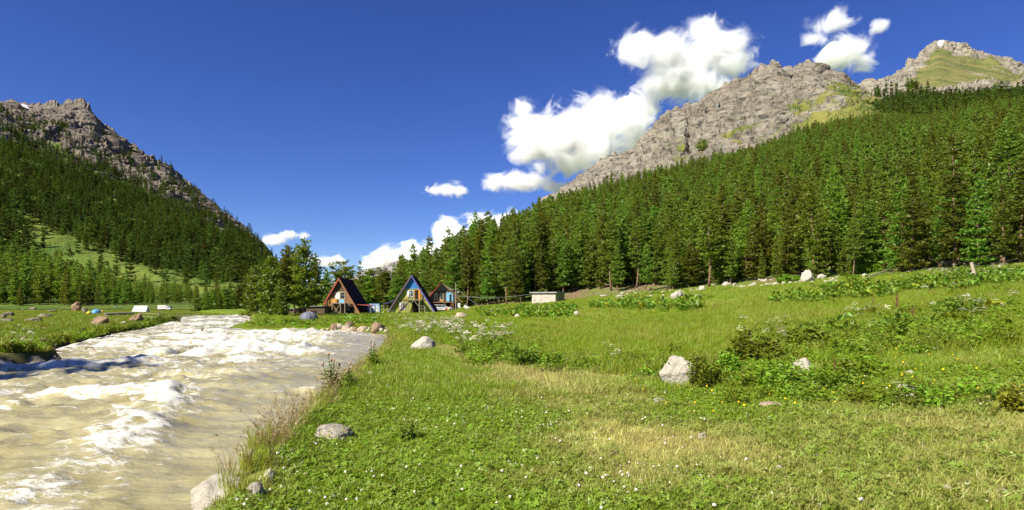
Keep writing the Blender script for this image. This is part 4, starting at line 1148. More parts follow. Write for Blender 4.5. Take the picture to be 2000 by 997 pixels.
# tall meadow grass
x, y, r = field(46000, 9.5, 34, 1.05, 211, -120, 2200)
tl = tall_map(x, y)
k = bank_ok(x, y, .2) & ~left_side(x, y) & (r.random(len(x)) < tl * (.55 + .45 * sst(-.3, .3, fbm(x * .35, y * .35, 5, 131, 3)))) & away_rocks(x, y, .7)
x, y = x[k], y[k]
dv_ = np.clip(.12 + .5 * fbm(x * .3, y * .3, 2, 133, 3) + r.normal(0, .18, len(x)) + .55 * sst(11.5, 9.5, y), 0, 1)
sow('meadow_grass', 'tall lush grass of the wet meadow', scatter_source('tall_grass', TALL), 4, x, y, r, .55, 1.15, {'dry': dv_}, .12)
x, y, r = field(46000, 30, 150, 1.0, 213, 480, 2200)
k = bank_ok(x, y, .5) & ~left_side(x, y) & (y < np.interp(1000 + F * x / y, uh, yE) + 4)
x, y = x[k], y[k]
sow('distant_meadow_grass', 'grass of the meadow towards the cabins and the forest', scatter_source('far_grass', FARG), 3, x, y, r, .35, .8, {'dry': np.clip(.12 + .5 * fbm(x * .12, y * .12, 2, 135, 3) + r.normal(0, .15, len(x)), 0, 1)}, .12)
x, y, r = field(30000, 17, 260, .9, 215, -160, 560)
k = bank_ok(x, y, .3) & left_side(x, y)
x, y = x[k], y[k]
sow('far_bank_grass', 'grass of the meadow across the river', scatter_source('left_grass', LEFG), 3, x, y, r, .55, 1.2, {'dry': np.clip(.15 + .75 * fbm(x * .10, y * .22, 2, 137, 3) + r.normal(0, .15, len(x)), 0, 1)}, .12)
# ------------------------------------------------------------------ cabins
WOODS = (1.2, 1.2, .25)
M_DARKWOOD = plain('weathered_dark_planks', (.16, .115, .075), .85, .15, .45, 4, stretch=(9, 1, .5))
M_BROWNWOOD = plain('brown_planks', (.34, .20, .10), .85, .15, .45, 4, stretch=(9, 1, .5))
M_SUNLITWOOD = plain('sunlit_orange_boards', (.36, .17, .07), .8, .2, .5, 3, stretch=(4, 1, 2), dark=(.20, .09, .04))  # orange of the sunlit right soffit, put into the trim colour
M_HONEY = plain('honey_coloured_wood', (.60, .34, .10), .75, .2, .35, 4, stretch=(2, 2, 2))
M_GREYWOOD = plain('grey_weathered_wood', (.34, .29, .22), .9, .1, .4, 5, stretch=(6, 6, .8))
M_REDTRIM = plain('faded_red_paint', (.40, .075, .045), .6, .3, .35, 4)
M_BLUEROOF = plain('dark_sheet_roof', (.06, .05, .055), .95, .0, .3, 1)
M_VIOLET = plain('violet_blue_paint', (.12, .11, .36), .55, .3, .3, 4)
M_VIOLETB = plain('brown_violet_paint', (.17, .11, .16), .7, .2, .3, 4)
M_LIME = plain('lime_green_boards', (.46, .47, .10), .75, .2, .35, 3, stretch=(8, 1, .6), dark=(.20, .22, .05))
M_BLUE = plain('bright_blue_boards', (.045, .24, .62), .6, .3, .25, 3, stretch=(8, 1, .6))
M_SKYBLUE = plain('light_blue_paint', (.24, .55, .78), .6, .3, .2, 3)
M_WHITEP = plain('white_paint', (.74, .74, .72), .6, .3, .15, 3)
M_CREAMP = plain('cream_paint', (.58, .50, .34), .6, .3, .2, 3)
M_GREYRF = plain('grey_sheet_metal', (.30, .32, .34), .45, .5, .3, 2, metal=.4)
M_STONEB = plain('stone_footing', (.40, .33, .25), .9, .1, .4, 3)
M_OPENSHADE = plain('painted_interior_shade', (.035, .028, .022), .9, .1, .3, 3)  # near black: shade inside openings put into the colour of flat sheets
tg = NT('window_glass'); M_GLASS = tg.pbr((.03, .04, .05), .08, .6)

def window(parent, x0, x1, z0, z1, y, frame, curtain=None, bars=1, arch=False, name='window'):
    fm = MB(); w = .10
    fm.box(x0 - w, x0, y - .07, y, z0 - w, z1 + w).box(x1, x1 + w, y - .07, y, z0 - w, z1 + w)
    fm.box(x0, x1, y - .069, y - .001, z0 - w, z0).box(x0, x1, y - .069, y - .001, z1, z1 + w)
    for i in range(bars):
        xm = x0 + (x1 - x0) * (i + 1) / (bars + 1); fm.box(xm - .03, xm + .03, y - .066, y - .004, z0, z1)
    fm.box(x0, x1, y - .063, y - .006, (z0 + z1) / 2 + .1, (z0 + z1) / 2 + .15)
    if arch:
        fm.prism([(x0 - w, z1 + w), ((x0 + x1) / 2 - .25, z1 + w + .16), ((x0 + x1) / 2 + .25, z1 + w + .16), (x1 + w, z1 + w)], y - .068, y - .002)
    o = fm.obj(name, [frame], parent)
    p = MB().box(x0, x1, y - .03, y - .012, z0, z1).obj('pane', [M_GLASS], o)
    if curtain: MB().box(x0 + .02, x0 + (x1 - x0) * curtain, y - .045, y - .034, z0 + .02, z1 - .02).obj('curtain', [M_WHITEP], o)
    return o

def a_frame(name, label, loc, rzv, half, H, L, over, wall, roofm, trimL, trimR, soffit):
    """steep A shaped cabin, front towards -y; returns the thing and a function giving the facade half width at a height"""
    c = empty(name, label, 'cabin', loc, rzv, 'A-frame cabins')
    th = .09; s = H / half; hw = lambda z: half * (1 - z / H)
    dx = th * math.hypot(1, s) / s
    for sg, nm in ((-1, 'roof'), (1, 'roof')):
        m = MB(); poly = [(sg * half, 0), (0, H), (0, H + dx * s), (sg * (half + dx), 0)]
        m.prism(poly if sg < 0 else poly[::-1], -over, L, 0); o = m.obj(nm, [roofm], c)
        b = MB(); bw = .15
        poly = [(sg * (half - bw), -.02), (-sg * .0, H - bw * s), (0, H + dx * s + .05), (sg * (half + dx + .04), -.02)]
        b.prism(poly if sg < 0 else poly[::-1], -over - .07, -over - .004, 0)
        b.obj('bargeboard', [trimL if sg < 0 else trimR], c)
        u = MB(); e = .02
        for k in range(11):                                        # boards under the eaves
            z0, z1 = H * k / 11 + .03, H * (k + 1) / 11 - .02
            u.prism([(sg * (hw(z0) - e), z0), (sg * (hw(z1) - e), z1), (sg * (hw(z1) - e - .03), z1), (sg * (hw(z0) - e - .03), z0)][::(1 if sg < 0 else -1)], -over + .01, -.005)
        u.obj('soffit', [soffit], c)
    return c, hw

def gable_planks(c, hw, H, z0, z1, mat, n, y=0.0, name='gable_wall', t=.05, inset=.16):
    """a wall of upright planks between two heights under the steep roof"""
    m = MB(); W_ = hw(z0) - inset; w = 2 * W_ / n
    rr = random.Random(int(z0 * 10) + n)
    for i in range(n):
        a, b = -W_ + i * w + .012, -W_ + (i + 1) * w - .012
        top = lambda x: min(z1, H * (1 - (abs(x) + inset) / hw(0)))
        d = rr.uniform(0, .03)
        ta, tb = top(a), top(b)
        if max(ta, tb) <= z0 + .05: continue
        m.prism([(a, z0), (b, z0), (b, max(tb, z0 + .01)), (a, max(ta, z0 + .01))], y - d, y + t)
    return m.obj(name, [mat], c)

# brown cabin
p = at(660, 617, 105)
c, hw = a_frame('brown_cabin', 'brown plank A-frame cabin with red edged roof and an orange stair', (p[0] + .3, 105, p[2]), R(-1), 3.95, 6.55, 8.0, .5, M_BROWNWOOD, M_BLUEROOF, M_REDTRIM, M_SUNLITWOOD, M_DARKWOOD)
gable_planks(c, hw, 6.55, 4.35, 6.4, M_DARKWOOD, 11, -.02, 'gable_boards')
gable_planks(c, hw, 6.55, .05, 4.33, M_BROWNWOOD, 30)
MB().box(-3.9, 3.9, -.3, 7.8, -.6, .04).obj('footing', [M_STONEB], c)
window(c, -.75, .95, 2.95, 4.15, -.04, M_CREAMP, .52, 1)
o = MB().box(.85, 2.55, -.075, -.035, .1, 2.1).obj('doorway', [M_OPENSHADE], c)
window(c, 1.0, 1.75, 1.05, 1.9, -.10, M_GREYWOOD, None, 1)
b = MB().box(-1.0, 1.35, -1.3, -.06, 2.12, 2.24).obj('balcony', [M_GREYWOOD], c)
for x in (-.95, .55, 1.3): MB().box(x - .06, x + .06, -1.28, -1.16, .0, 2.12).obj('post', [M_GREYWOOD], b)
MB().bar((-.85, -1.22, .1), (.45, -1.22, 2.05), .1, .08).obj('brace', [M_GREYWOOD], b)
MB().bar((.45, -1.30, .1), (-.85, -1.30, 2.05), .1, .08).obj('brace', [M_GREYWOOD], b)
MB().bar((-1.0, -1.25, 3.0), (1.35, -1.25, 3.0), .08, .08).box(-1.0, -.92, -1.29, -1.21, 2.24, 2.98).box(1.27, 1.35, -1.29, -1.21, 2.24, 2.98).obj('railing', [M_HONEY], b)
MB().box(.30, 1.2, -1.23, -1.19, 2.3, 2.9).obj('balcony_panel', [M_SKYBLUE], b)
MB().box(-1.45, -.45, -.16, -.06, 2.3, 3.0).obj('wood_panel', [M_HONEY], c)
st = MB().bar((-3.4, -1.9, .05), (-1.0, -.9, 2.2), .08, .26).bar((-3.4, -1.1, .05), (-1.0, -.1, 2.2), .08, .26)
so = st.obj('stair', [M_HONEY], c)
for i in range(9):
    q = (i + .5) / 9; x = -3.4 + 2.4 * q; y = -1.5 + 1.0 * q
    MB().box(x - .14, x + .14, y - .45, y + .45, .08 + 2.15 * q, .13 + 2.15 * q).obj('step', [M_HONEY], so)
for i in range(6):
    q = (i + .5) / 6; x = -3.3 + 2.3 * q; y = -1.93 + 1.0 * q
    MB().box(x - .04, x + .04, y - .03, y + .03, .1 + 2.15 * q, .95 + 2.15 * q).obj('baluster', [M_HONEY], so)
MB().bar((-3.4, -1.93, .98), (-1.0, -.93, 3.15), .08, .08).obj('handrail', [M_HONEY], so)
MB().bar((-2.6, -1.96, .65), (-1.6, -1.5, .95), .06, .3).obj('yellow_board', [plain('yellow_board', (.75, .62, .10))], so)
a = MB().prism([(3.0, 1.95), (5.6, 1.70), (5.6, 1.80), (3.0, 2.05)], .2, 4.0).obj('side_awning', [M_REDTRIM], c)
for y in (.4, 3.7): MB().box(5.4, 5.5, y, y + .1, -.3, 1.68).obj('post', [M_GREYWOOD], a)

# green cabin
p = at(804, 613, 110)
H = 7.05
c, hw = a_frame('green_cabin', 'lime green A-frame cabin with a bright blue gable top', (p[0], 110, p[2]), R(3), 4.5, H, 8.5, .45, M_LIME, M_BLUEROOF, M_VIOLETB, M_VIOLET, M_DARKWOOD)
gable_planks(c, hw, H, 4.62, 6.9, M_BLUE, 14, -.02, 'gable_boards')
gable_planks(c, hw, H, .05, 4.6, M_LIME, 34)
MB().bar((-1.9, -.05, 4.6), (1.9, -.05, 4.6), .06, .08).obj('trim_board', [M_LIME], c)
MB().bar((-3.0, -.06, 2.58), (3.0, -.06, 2.58), .05, .14).obj('floor_beam', [M_BROWNWOOD], c)
MB().box(-4.4, 4.4, -.35, 8.2, -.6, .04).obj('footing', [M_BROWNWOOD], c)
window(c, -.75, .25, 3.2, 4.3, -.04, M_WHITEP, .3, 1)
window(c, -2.15, -1.25, .85, 1.95, -.04, M_WHITEP, .25, 1)
d = MB().box(.62, 1.25, -.085, -.035, 2.66, 4.35).obj('doorway', [M_OPENSHADE], c)
MB().box(1.27, 1.62, -.10, -.04, 2.66, 4.4).box(.52, .60, -.10, -.04, 2.66, 4.4).box(.52, 1.62, -.102, -.042, 4.402, 4.5).obj('door_frame', [plain('orange_door_wood', (.72, .30, .05))], c)
MB().box(.15, 1.5, -.09, -.035, .06, 2.35).obj('porch_shade_panel', [M_OPENSHADE], c)  # flat panel, the shade under the balcony put into its dark colour
MB().box(1.85, 2.15, -.12, -.06, 1.0, 3.6).obj('side_panel', [M_DARKWOOD], c)
b = MB().box(-.6, 2.0, -1.5, -.06, 2.48, 2.6).obj('balcony', [M_GREYWOOD], c)
for x in (-.5, 1.55, 2.55): MB().box(x - .08, x + .08, -1.48, -1.32, .0, 2.48 if x < 2 else 1.4).obj('post', [M_GREYWOOD], b)
MB().bar((.5, -1.4, 2.45), (-.42, -1.4, 1.35), .1, .1).obj('brace', [M_GREYWOOD], b)
MB().bar((.6, -1.4, 2.45), (1.5, -1.4, 1.35), .1, .1).obj('brace', [M_GREYWOOD], b)
MB().bar((-.55, -1.42, 3.4), (-.55, -.1, 3.4), .07, .07).box(-.59, -.51, -1.46, -1.38, 2.6, 3.38).obj('railing', [M_HONEY], b)
MB().bar((1.6, -1.4, .95), (2.55, -1.4, 1.0), .08, .08).bar((1.6, -1.4, 1.45), (2.55, -1.4, 1.45), .08, .08).obj('porch_rail', [M_GREYWOOD], b)
so = MB().bar((-2.3, -2.1, .02), (-.3, -1.2, 2.3), .08, .22).bar((-2.3, -1.3, .02), (-.3, -.4, 2.3), .08, .22).obj('stair', [M_DARKWOOD], c)
for i in range(9):
    q = (i + .5) / 9; x = -2.3 + 2.0 * q; y = -1.7 + .9 * q
    MB().box(x - .13, x + .13, y - .42, y + .42, .05 + 2.25 * q, .10 + 2.25 * q).obj('step', [M_GREYWOOD], so)
for i in range(8):
    q = (i + .5) / 8; x = -2.2 + 1.9 * q; y = -2.13 + .9 * q
    MB().box(x - .035, x + .035, y - .03, y + .03, .0 + 2.2 * q, .9 + 2.2 * q).obj('baluster', [M_DARKWOOD], so)
MB().bar((-2.3, -2.13, .92), (-.3, -1.23, 3.15), .08, .08).obj('handrail', [M_DARKWOOD], so)
a = MB().prism([(-3.3, 2.35), (-5.4, 1.75), (-5.4, 1.85), (-3.3, 2.45)][::-1], .2, 5.0).obj('side_awning', [M_VIOLET], c)
for y in (.4, 4.7): MB().box(-5.3, -5.2, y, y + .1, -.3, 1.76).obj('post', [M_GREYWOOD], a)

# gabled house with light blue door
p = at(865, 608, 128)
c = empty('gabled_house', 'dark wooden house with light blue door panel and two arched windows', 'house', (p[0], 128, p[2]), R(6))
W2, eave, top = 3.1, 3.4, 6.2
m = MB(); n = 26
for i in range(n):
    a_, b_ = -W2 + 2 * W2 * i / n + .01, -W2 + 2 * W2 * (i + 1) / n - .01
    tz = lambda x: min(4.7, 5.55 - abs(x - .3) * .62)
    m.prism([(a_, 1.9), (b_, 1.9), (b_, tz(b_)), (a_, tz(a_))], -.02 * (i % 2), .06)
m.obj('front_wall', [M_DARKWOOD], c)
MB().prism([(-1.9, 4.55), (2.5, 4.55), (.3, 5.75)], -.06, -.025).obj('gable_boards', [plain('grey_gable_boards', (.22, .20, .18), stretch=(8, 1, .5))], c)
MB().box(-3.05, 3.05, .08, 7, .0, 4.2).obj('house_body', [M_DARKWOOD], c)
r1 = MB(); r1.prism([(-3.6, 2.55), (-.25, 6.35), (-.25, 6.17), (-3.45, 2.4)], -1.0, 7.5); r1.obj('roof', [M_REDTRIM], c)
r2 = MB(); r2.prism([(.05, 5.95), (4.3, 1.95), (4.15, 1.82), (.05, 5.78)], -.8, 7.5); r2.obj('roof', [M_BROWNWOOD], c)
MB().prism([(-.25, 6.16), (-.25, 5.5), (.05, 5.5), (.05, 5.94)], -.2, 7.4).obj('ridge_board', [M_GREYRF], c)
MB().box(-5.1, -3.3, .5, 4, 3.5, 3.6).obj('porch_roof', [M_GREYRF], c)
window(c, -1.75, -1.15, 2.55, 3.7, -.07, M_CREAMP, None, 0, True)
window(c, -.55, .05, 2.55, 3.7, -.07, M_CREAMP, None, 0, True)
d = MB().box(.75, 2.2, -.10, -.045, 2.1, 4.05).obj('door', [M_SKYBLUE], c)
MB().box(1.42, 1.86, -.13, -.102, 2.15, 3.65).obj('doorway', [M_OPENSHADE], d)
MB().box(-.6, .2, -.12, -.06, 2.05, 2.4).obj('wood_panel', [M_HONEY], c)
b = MB().box(-2.4, 2.3, -1.2, -.06, 1.82, 1.98).obj('balcony', [M_BROWNWOOD], c)
for x in (-2.3, 2.2): MB().box(x - .08, x + .08, -1.15, -1.0, -.1, 1.82).obj('post', [M_BROWNWOOD], b)
MB().bar((.2, -1.08, 1.8), (1.4, -1.08, .3), .12, .1).obj('brace', [M_GREYWOOD], b)
MB().bar((2.1, -1.08, 1.7), (1.2, -1.08, .5), .12, .1).obj('brace', [M_HONEY], b)
MB().box(-3.0, 3.0, -.02, .06, .0, 1.88).obj('shade_toned_wall', [M_OPENSHADE], c)  # wall under the balcony, its shade painted as a dark colour
MB().box(-3.1, -2.5, -.2, -.04, .1, 1.6).obj('white_post', [M_WHITEP], c)
MB().box(3.2, 3.75, -.3, -.2, .05, 1.75).obj('white_door', [M_WHITEP], c)

# lean-to sheds beside the brown cabin
def shed(label, u0, u1, v0, v1, y, depth, wall, roof, slope=.0, rz_=0.0):
    k = y / F; w, h = (u1 - u0) * k, (v1 - v0) * k; q = at((u0 + u1) / 2, v1, y)
    c = empty('shed', label, 'shed', q, rz_)
    m = MB(); n = max(6, int(w / .22))
    for i in range(n):
        a_, b_ = -w / 2 + w * i / n + .008, -w / 2 + w * (i + 1) / n - .008
        m.box(a_, b_, -.015 * (i % 2), .05, -.3, h - .12 + slope * (i / n - .5))
    m.obj('front_wall', [wall], c)
    MB().box(-w / 2 + .02, w / 2 - .02, .052, depth, -.3, h - .15).obj('shed_body', [wall], c)
    MB().bar((-w / 2 - .15, depth / 2, h - .06 - slope / 2), (w / 2 + .15, depth / 2, h - .06 + slope / 2), depth + .5, .1).obj('roof', [roof], c)
    return c
s1 = shed('low dark lean-to shed with a flat grey roof beside the brown cabin', 598, 634, 598, 624, 102, 4, M_DARKWOOD, M_GREYRF, .1)
MB().box(-.9, .2, -.06, -.02, .1, 1.5).obj('doorway', [M_OPENSHADE], s1)
s2 = shed('low bluish metal roofed shed behind the riverside pines', 562, 600, 602, 620, 106, 4, M_DARKWOOD, plain('bluish_sheet', (.16, .22, .27), .5, .4), .3)
MB().box(-.6, .5, -.06, -.02, .1, 1.1).obj('doorway', [M_OPENSHADE], s2)

# concrete shed
q = at(1085, 593, 113)
c = empty('concrete_shed', 'small pale concrete shed with flat slab roof below the forest', 'shed', (q[0], 113, q[2]), R(-27))
M_CONC = plain('rendered_concrete', (.52, .45, .37), .9, .1, .22, 1.5)
M_BLOCK = plain('block_wall', (.50, .42, .33), .9, .1, .25, 6)
MB().box(-5.0, 0, 0, 4.6, -.5, 2.0).obj('wall', [M_CONC], c)
m = MB()
for rr_ in range(9):
    for k_ in range(9):
        a_ = .03 + .5 * k_ + (.25 if rr_ % 2 else 0)
        if a_ + .47 > 4.6 or (5 <= rr_ <= 7 and 2.6 < a_ + .2 < 3.7): continue
        m.box(.002, .035 + .008 * ((k_ * 7 + rr_ * 3) % 3), a_, a_ + .47, -.4 + .265 * rr_, -.4 + .265 * rr_ + .24)
o = m.obj('block_courses', [M_BLOCK], c); kind(o, 'stuff')
MB().box(-5.35, .4, -.35, 5.0, 2.003, 2.22).obj('roof', [plain('grey_slab', (.36, .36, .36), .9, .1, .3, 2)], c)
w = MB().box(.004, .06, 2.55, 2.62, .9, 1.75).box(.004, .06, 3.6, 3.67, .9, 1.75).box(.005, .061, 2.62, 3.6, .9, .97).box(.005, .061, 2.62, 3.6, 1.68, 1.75).obj('window', [M_GREYWOOD], c)
MB().box(.004, .03, 2.62, 3.6, .97, 1.68).obj('pane', [M_GLASS], w)
MB().box(.01, .7, 3.9, 4.7, -.5, .75).obj('buttress', [M_BLOCK], c)

# ------------------------------------------------------------------ vehicles, tents, poles
M_TYRE = plain('tyre_rubber', (.02, .02, .02), .85, .2)
M_LAMP = plain('headlamp_lens', (.6, .6, .55), .2, .6)
def wheel(parent, x, y, z, rad, wd):
    m = MB(); m.tube([(x, y - wd / 2, z), (x, y + wd / 2, z)], rad, 14); o = m.obj('wheel', [M_TYRE], parent)
    MB().tube([(x, y - wd / 2 - .012, z), (x, y - wd / 2 + .01, z)], rad * .55, 10).obj('rim', [M_GREYRF], o)
# light blue van, front towards the camera (local x = width)
q = at(730, 615, 111)
c = empty('van', 'light blue and white van parked between the two A-frame cabins', 'van', q, R(10))
m = MB(); m.prism([(-1.12, .35), (1.12, .35), (1.14, 1.0), (1.02, 1.95), (.92, 2.08), (-.92, 2.08), (-1.02, 1.95), (-1.14, 1.0)], 0, 4.2); m.obj('body', [plain('light_blue_car_paint', (.22, .42, .68), .3, .5, .12, 2)], c)
m = MB(); m.prism([(-.98, 1.12), (.98, 1.12), (.88, 1.85), (-.88, 1.85)], -.03, -.004); m.obj('windscreen', [plain('painted_reflection_glass', (.62, .72, .80), .1, .7, .1, 3)], c)  # windscreen reflection put into the pale base colour
MB().box(-1.15, 1.15, -.12, -.004, .35, .58).obj('bumper', [M_WHITEP], c)
MB().box(-1.0, 1.0, -.02, -.003, .62, 1.02).obj('white_front_panel', [M_WHITEP], c)
for x in (-.82, .82): MB().tube([(x, -.06, .8), (x, -.005, .8)], .13, 12).obj('headlight', [M_LAMP], c)
for x in (-.95, .95):
    for y in (.8, 3.4):
        mm = MB(); mm.tube([(x - .11, y, .33), (x + .11, y, .33)], .34, 14); mm.obj('wheel', [M_TYRE], c)
q = at(712, 614, 109)
m = bmesh.new(); m.free()
tm = rock_mesh('tarp', 71, (.42, .4, .34), plain('blue_tarp', (.06, .22, .60), .5, .4), 3, 8, .2, .5)
tag(link('tarp', tm, None, (q[0], q[1], q[2] + .22)), 'crumpled blue tarp heap on the grass beside the van', 'tarp')

def car(label, u, v, y, L_, rz_, paint, name='car', cat='car'):
    """estate car: side towards -y, nose at +x"""
    q = at(u, v, y); c = empty(name, label, cat, q, rz_)
    Wd = 1.7
    prof = [(-2.1, .35), (2.05, .35), (2.12, .62), (1.95, .88), (.95, .98), (.35, 1.45), (-1.65, 1.48), (-2.02, 1.0), (-2.14, .7)]
    MB().prism(prof, 0, Wd).obj('body', [paint], c)
    for (a_, b_, t0, t1) in ((-1.75, -.95, -1.58, -.98), (-.88, -.05, -.90, -.08), (.02, .80, .0, .34)):
        MB().prism([(a_, .98), (b_, .98), (t1, 1.38), (t0, 1.38)], -.02, -.004).obj('side_window', [M_GLASS], c)
    for x in (-1.3, 1.3): wheel(c, x, .1, .32, .32, .24); wheel(c, x, Wd - .1, .32, .32, .24)
    MB().box(2.0, 2.08, .1, .4, .65, .8).obj('headlight', [M_LAMP], c)
    MB().box(-2.2, -2.05, .05, Wd - .05, .4, .55).obj('bumper', [M_TYRE], c)
    MB().box(-1.6, .2, -.012, -.002, .60, .66).obj('side_trim', [M_TYRE], c)
    MB().bar((-1.5, .2, 1.55), (.2, .2, 1.55), .05, .05).bar((-1.5, Wd - .2, 1.55), (.2, Wd - .2, 1.55), .05, .05).obj('roof_rack', [M_TYRE], c)
    return c
car('white and black estate car parked under the balcony of the gabled house', 863, 609, 124, 4.2, R(4), plain('white_car_paint', (.62, .62, .62), .3, .5, .12, 2))
M_REDB = plain('red_fabric', (.60, .04, .04)); M_YELB = plain('yellow_fabric', (.75, .60, .06)); M_BLUB = plain('dark_blue_fabric', (.06, .07, .30))
for lab, u, mt, w, h in (('red gear bag standing at the nose of the estate car', 872, M_REDB, .38, .6), ('yellow gear bag between the red and the blue bag', 876, M_YELB, .36, .5), ('dark blue gear bag nearest the utility pole', 880, M_BLUB, .36, .55)):
    q = at(u, 607, 122.5)
    b_ = rock_mesh('gear_bag', int(u), (w / 2 * 1.3, w / 2, h / 2), mt, 3, 6, .05, .6)
    tag(link('gear_bag', b_, None, (q[0], q[1], q[2] + h / 2)), lab, 'bag', 'gear bags beside the car')
q = at(913, 606, 121)
c = empty('signboard', 'white tilted board with a red spot propped near the utility pole', 'board', q, R(8))
MB().bar((-.7, 0, .85), (.55, 0, .15), .06, .6).obj('panel', [M_WHITEP], c)
MB().box(.1, .35, -.05, -.035, .2, .5).obj('red_mark', [M_REDB], c)
MB().bar((.0, .05, .5), (.2, .6, -.1), .05, .05).obj('prop', [M_GREYWOOD], c)

# utility pole with its wires
q = at(890, 608, 120)
c = empty('utility_pole', 'tall wooden utility pole with wires beside the gabled house', 'utility pole', q)
MB().tube([(0, 0, -.5), (.02, 0, 3), (0, 0, 5.9)], [.11, .1, .08], 8).obj('pole', [M_GREYWOOD], c)
MB().tube([(.0, 0, 3.9), (.55, -.1, 3.9)], .03, 6).obj('lamp_arm', [M_GREYRF], c)
MB().tube([(.55, -.1, 3.78), (.55, -.1, 3.95)], [.16, .06], 8).obj('lamp', [M_WHITEP], c)
def wire(a, b, sag, name='wire', rad=.022):
    pts = [Vector(a).lerp(Vector(b), i / 14) - Vector((0, 0, sag * 4 * (i / 14) * (1 - i / 14))) for i in range(15)]
    return MB().tube(pts, rad, 4).obj(name, [plain('grey_cable', (.35, .34, .32))], c)
L0 = Vector(q)
def rel(u, v, y): return Vector(at(u, v, y)) - L0
wire((.05, 0, 4.7), rel(940, 602, 119), .1, 'guy_wire', .03)
wire((.05, 0, 3.1), rel(1037, 575, 114), .5)
wire((.05, 0, 3.4), rel(975, 583, 125), .3)
def post(label, u, v0, v1, y, rad, mat, lean_u=0, name='post', cat='post'):
    q = at(u, v1, y); h = (v1 - v0) * y / F
    m = MB().tube([(0, 0, -.25), (-lean_u * y / F, 0, h)], [rad, rad * .85], 8)
    o = m.obj(name, [mat], None, q); return tag(o, label, cat)
post('dark upright post at the meadow edge, nearer the utility pole', 975, 584, 603, 117, .09, M_DARKWOOD)
post('dark upright post at the meadow edge, nearer the concrete shed', 1017, 583, 602, 115, .11, M_DARKWOOD)
lx, ly, lz = hit(1907, 543)
post('pale wooden post leaning over at the forest edge', 1907, 513, 545, ly, .13, plain('bleached_wood', (.52, .44, .33), .9, .1, .3, 6, stretch=(5, 5, .6)), 10)
a_, b_ = hit(1690, 549), hit(1748, 531)
m = MB().tube([(a_[0], a_[1], a_[2] + .25), ((a_[0] + b_[0]) / 2, (a_[1] + b_[1]) / 2, (a_[2] + b_[2]) / 2 + .45), (b_[0], b_[1], b_[2] + .9)], [.10, .08, .05], 6)
tag(m.obj('fallen_trunk', [M_GREYWOOD], None, None), 'thin grey fallen trunk lying at the forest edge', 'log')

# tents
def dome_tent(label, u, v, wpx, hpx, c1, c2, name='dome_tent'):
    x, y, g = hit(u, v); k = y / F; w, h = wpx * k / 2, hpx * k
    c = empty(name, label, 'tent', (x, y, g), random.uniform(-.4, .4), 'tents of the camp')
    nb, nl = 16, 6
    for part, (j0, j1), mt in (('fly', (0, 11), c1), ('door_panel', (11, 16), c2)):
        V, Fc = [], []
        for i in range(nl + 1):
            th = math.pi / 2 * i / nl
            for j in range(j0, j1 + 1):
                ph = 2 * math.pi * j / nb + 1.9; s_ = 1 + .06 * math.cos(4 * ph)
                V.append((w * math.sin(th) ** .8 * math.cos(ph) * s_, w * .9 * math.sin(th) ** .8 * math.sin(ph) * s_, h * math.cos(th) ** .9 - .03))
        nn = j1 - j0 + 1
        for i in range(nl):
            for j in range(nn - 1): Fc.append((i * nn + j, (i + 1) * nn + j, (i + 1) * nn + j + 1, i * nn + j + 1))
        link(part, new_mesh(part, V, Fc, mt, None, False), c)
    m = MB()
    for s in (0, 1):
        pts = []
        for i in range(13):
            t_ = math.pi * i / 12; ph = .78 + s * 1.57
            pts.append((w * 1.05 * math.cos(t_) * math.cos(ph), w * .95 * math.cos(t_) * math.sin(ph), h * 1.02 * max(0, math.sin(t_)) ** .9))
        m.tube(pts, w * .025, 4)
    m.obj('tent_poles', [M_GREYWOOD], c)
    return c
fab = lambda n, c: plain(n, c, .6, .25, .15, 3)
dome_tent('grey blue and dark teal dome tent in front of the riverside shed', 603, 626, 36, 17, fab('grey_blue_nylon', (.15, .165, .21)), fab('dark_teal_nylon', (.05, .13, .14)))
dome_tent('small orange tent among the rocks at the forest foot', 68, 602, 11, 7, fab('orange_nylon', (.80, .17, .04)), fab('red_orange_nylon', (.65, .10, .03)))
dome_tent('blue tent with white stripes beside yellow tent', 188, 613, 18, 9, fab('sky_blue_nylon', (.10, .36, .62)), fab('pale_blue_nylon', (.45, .55, .65)))
dome_tent('yellow tent at the side of the blue striped tent', 174, 614, 10, 6, fab('yellow_nylon', (.72, .58, .06)), fab('deep_yellow_nylon', (.60, .42, .05)))
dome_tent('orange yellow tent on the river side of the blue tent', 199, 612, 9, 6, fab('amber_nylon', (.72, .42, .06)), fab('amber_dark_nylon', (.50, .28, .05)))
dome_tent('dark green dome tent in the shade of the pines', 226, 604, 11, 7, fab('dark_green_nylon', (.04, .14, .10)), fab('deep_green_nylon', (.03, .09, .07)))
dome_tent('teal dome tent next to the dark green tent', 235, 604, 9, 6, fab('teal_nylon', (.10, .34, .32)), fab('dark_teal_nylon', (.05, .18, .18)))
dome_tent('bright green dome tent behind the white truck', 305, 598, 9, 6, fab('bright_green_nylon', (.05, .30, .08)), fab('mid_green_nylon', (.03, .18, .05)))
dome_tent('beige dome tent behind the big white tent', 291, 602, 12, 7, fab('beige_canvas', (.55, .50, .36)), fab('dark_beige_canvas', (.32, .28, .20)))
x, y, g = hit(275, 610); k = y / F
c = empty('ridge_tent', 'big white canvas ridge tent with dark window marks across the river', 'tent', (x, y, g), R(8), 'tents of the camp')
w, h, dp = 13 * k, 12.5 * k, 2.6
m = MB(); m.add([(-w, -dp / 2, 0), (w, -dp / 2, 0), (w * .93, 0, h), (-w * .88, 0, h), (-w, dp / 2, 0), (w, dp / 2, 0)], [(0, 1, 2, 3), (5, 4, 3, 2), (1, 5, 2), (4, 0, 3)])
m.obj('canvas', [fab('white_canvas', (.74, .75, .77))], c)
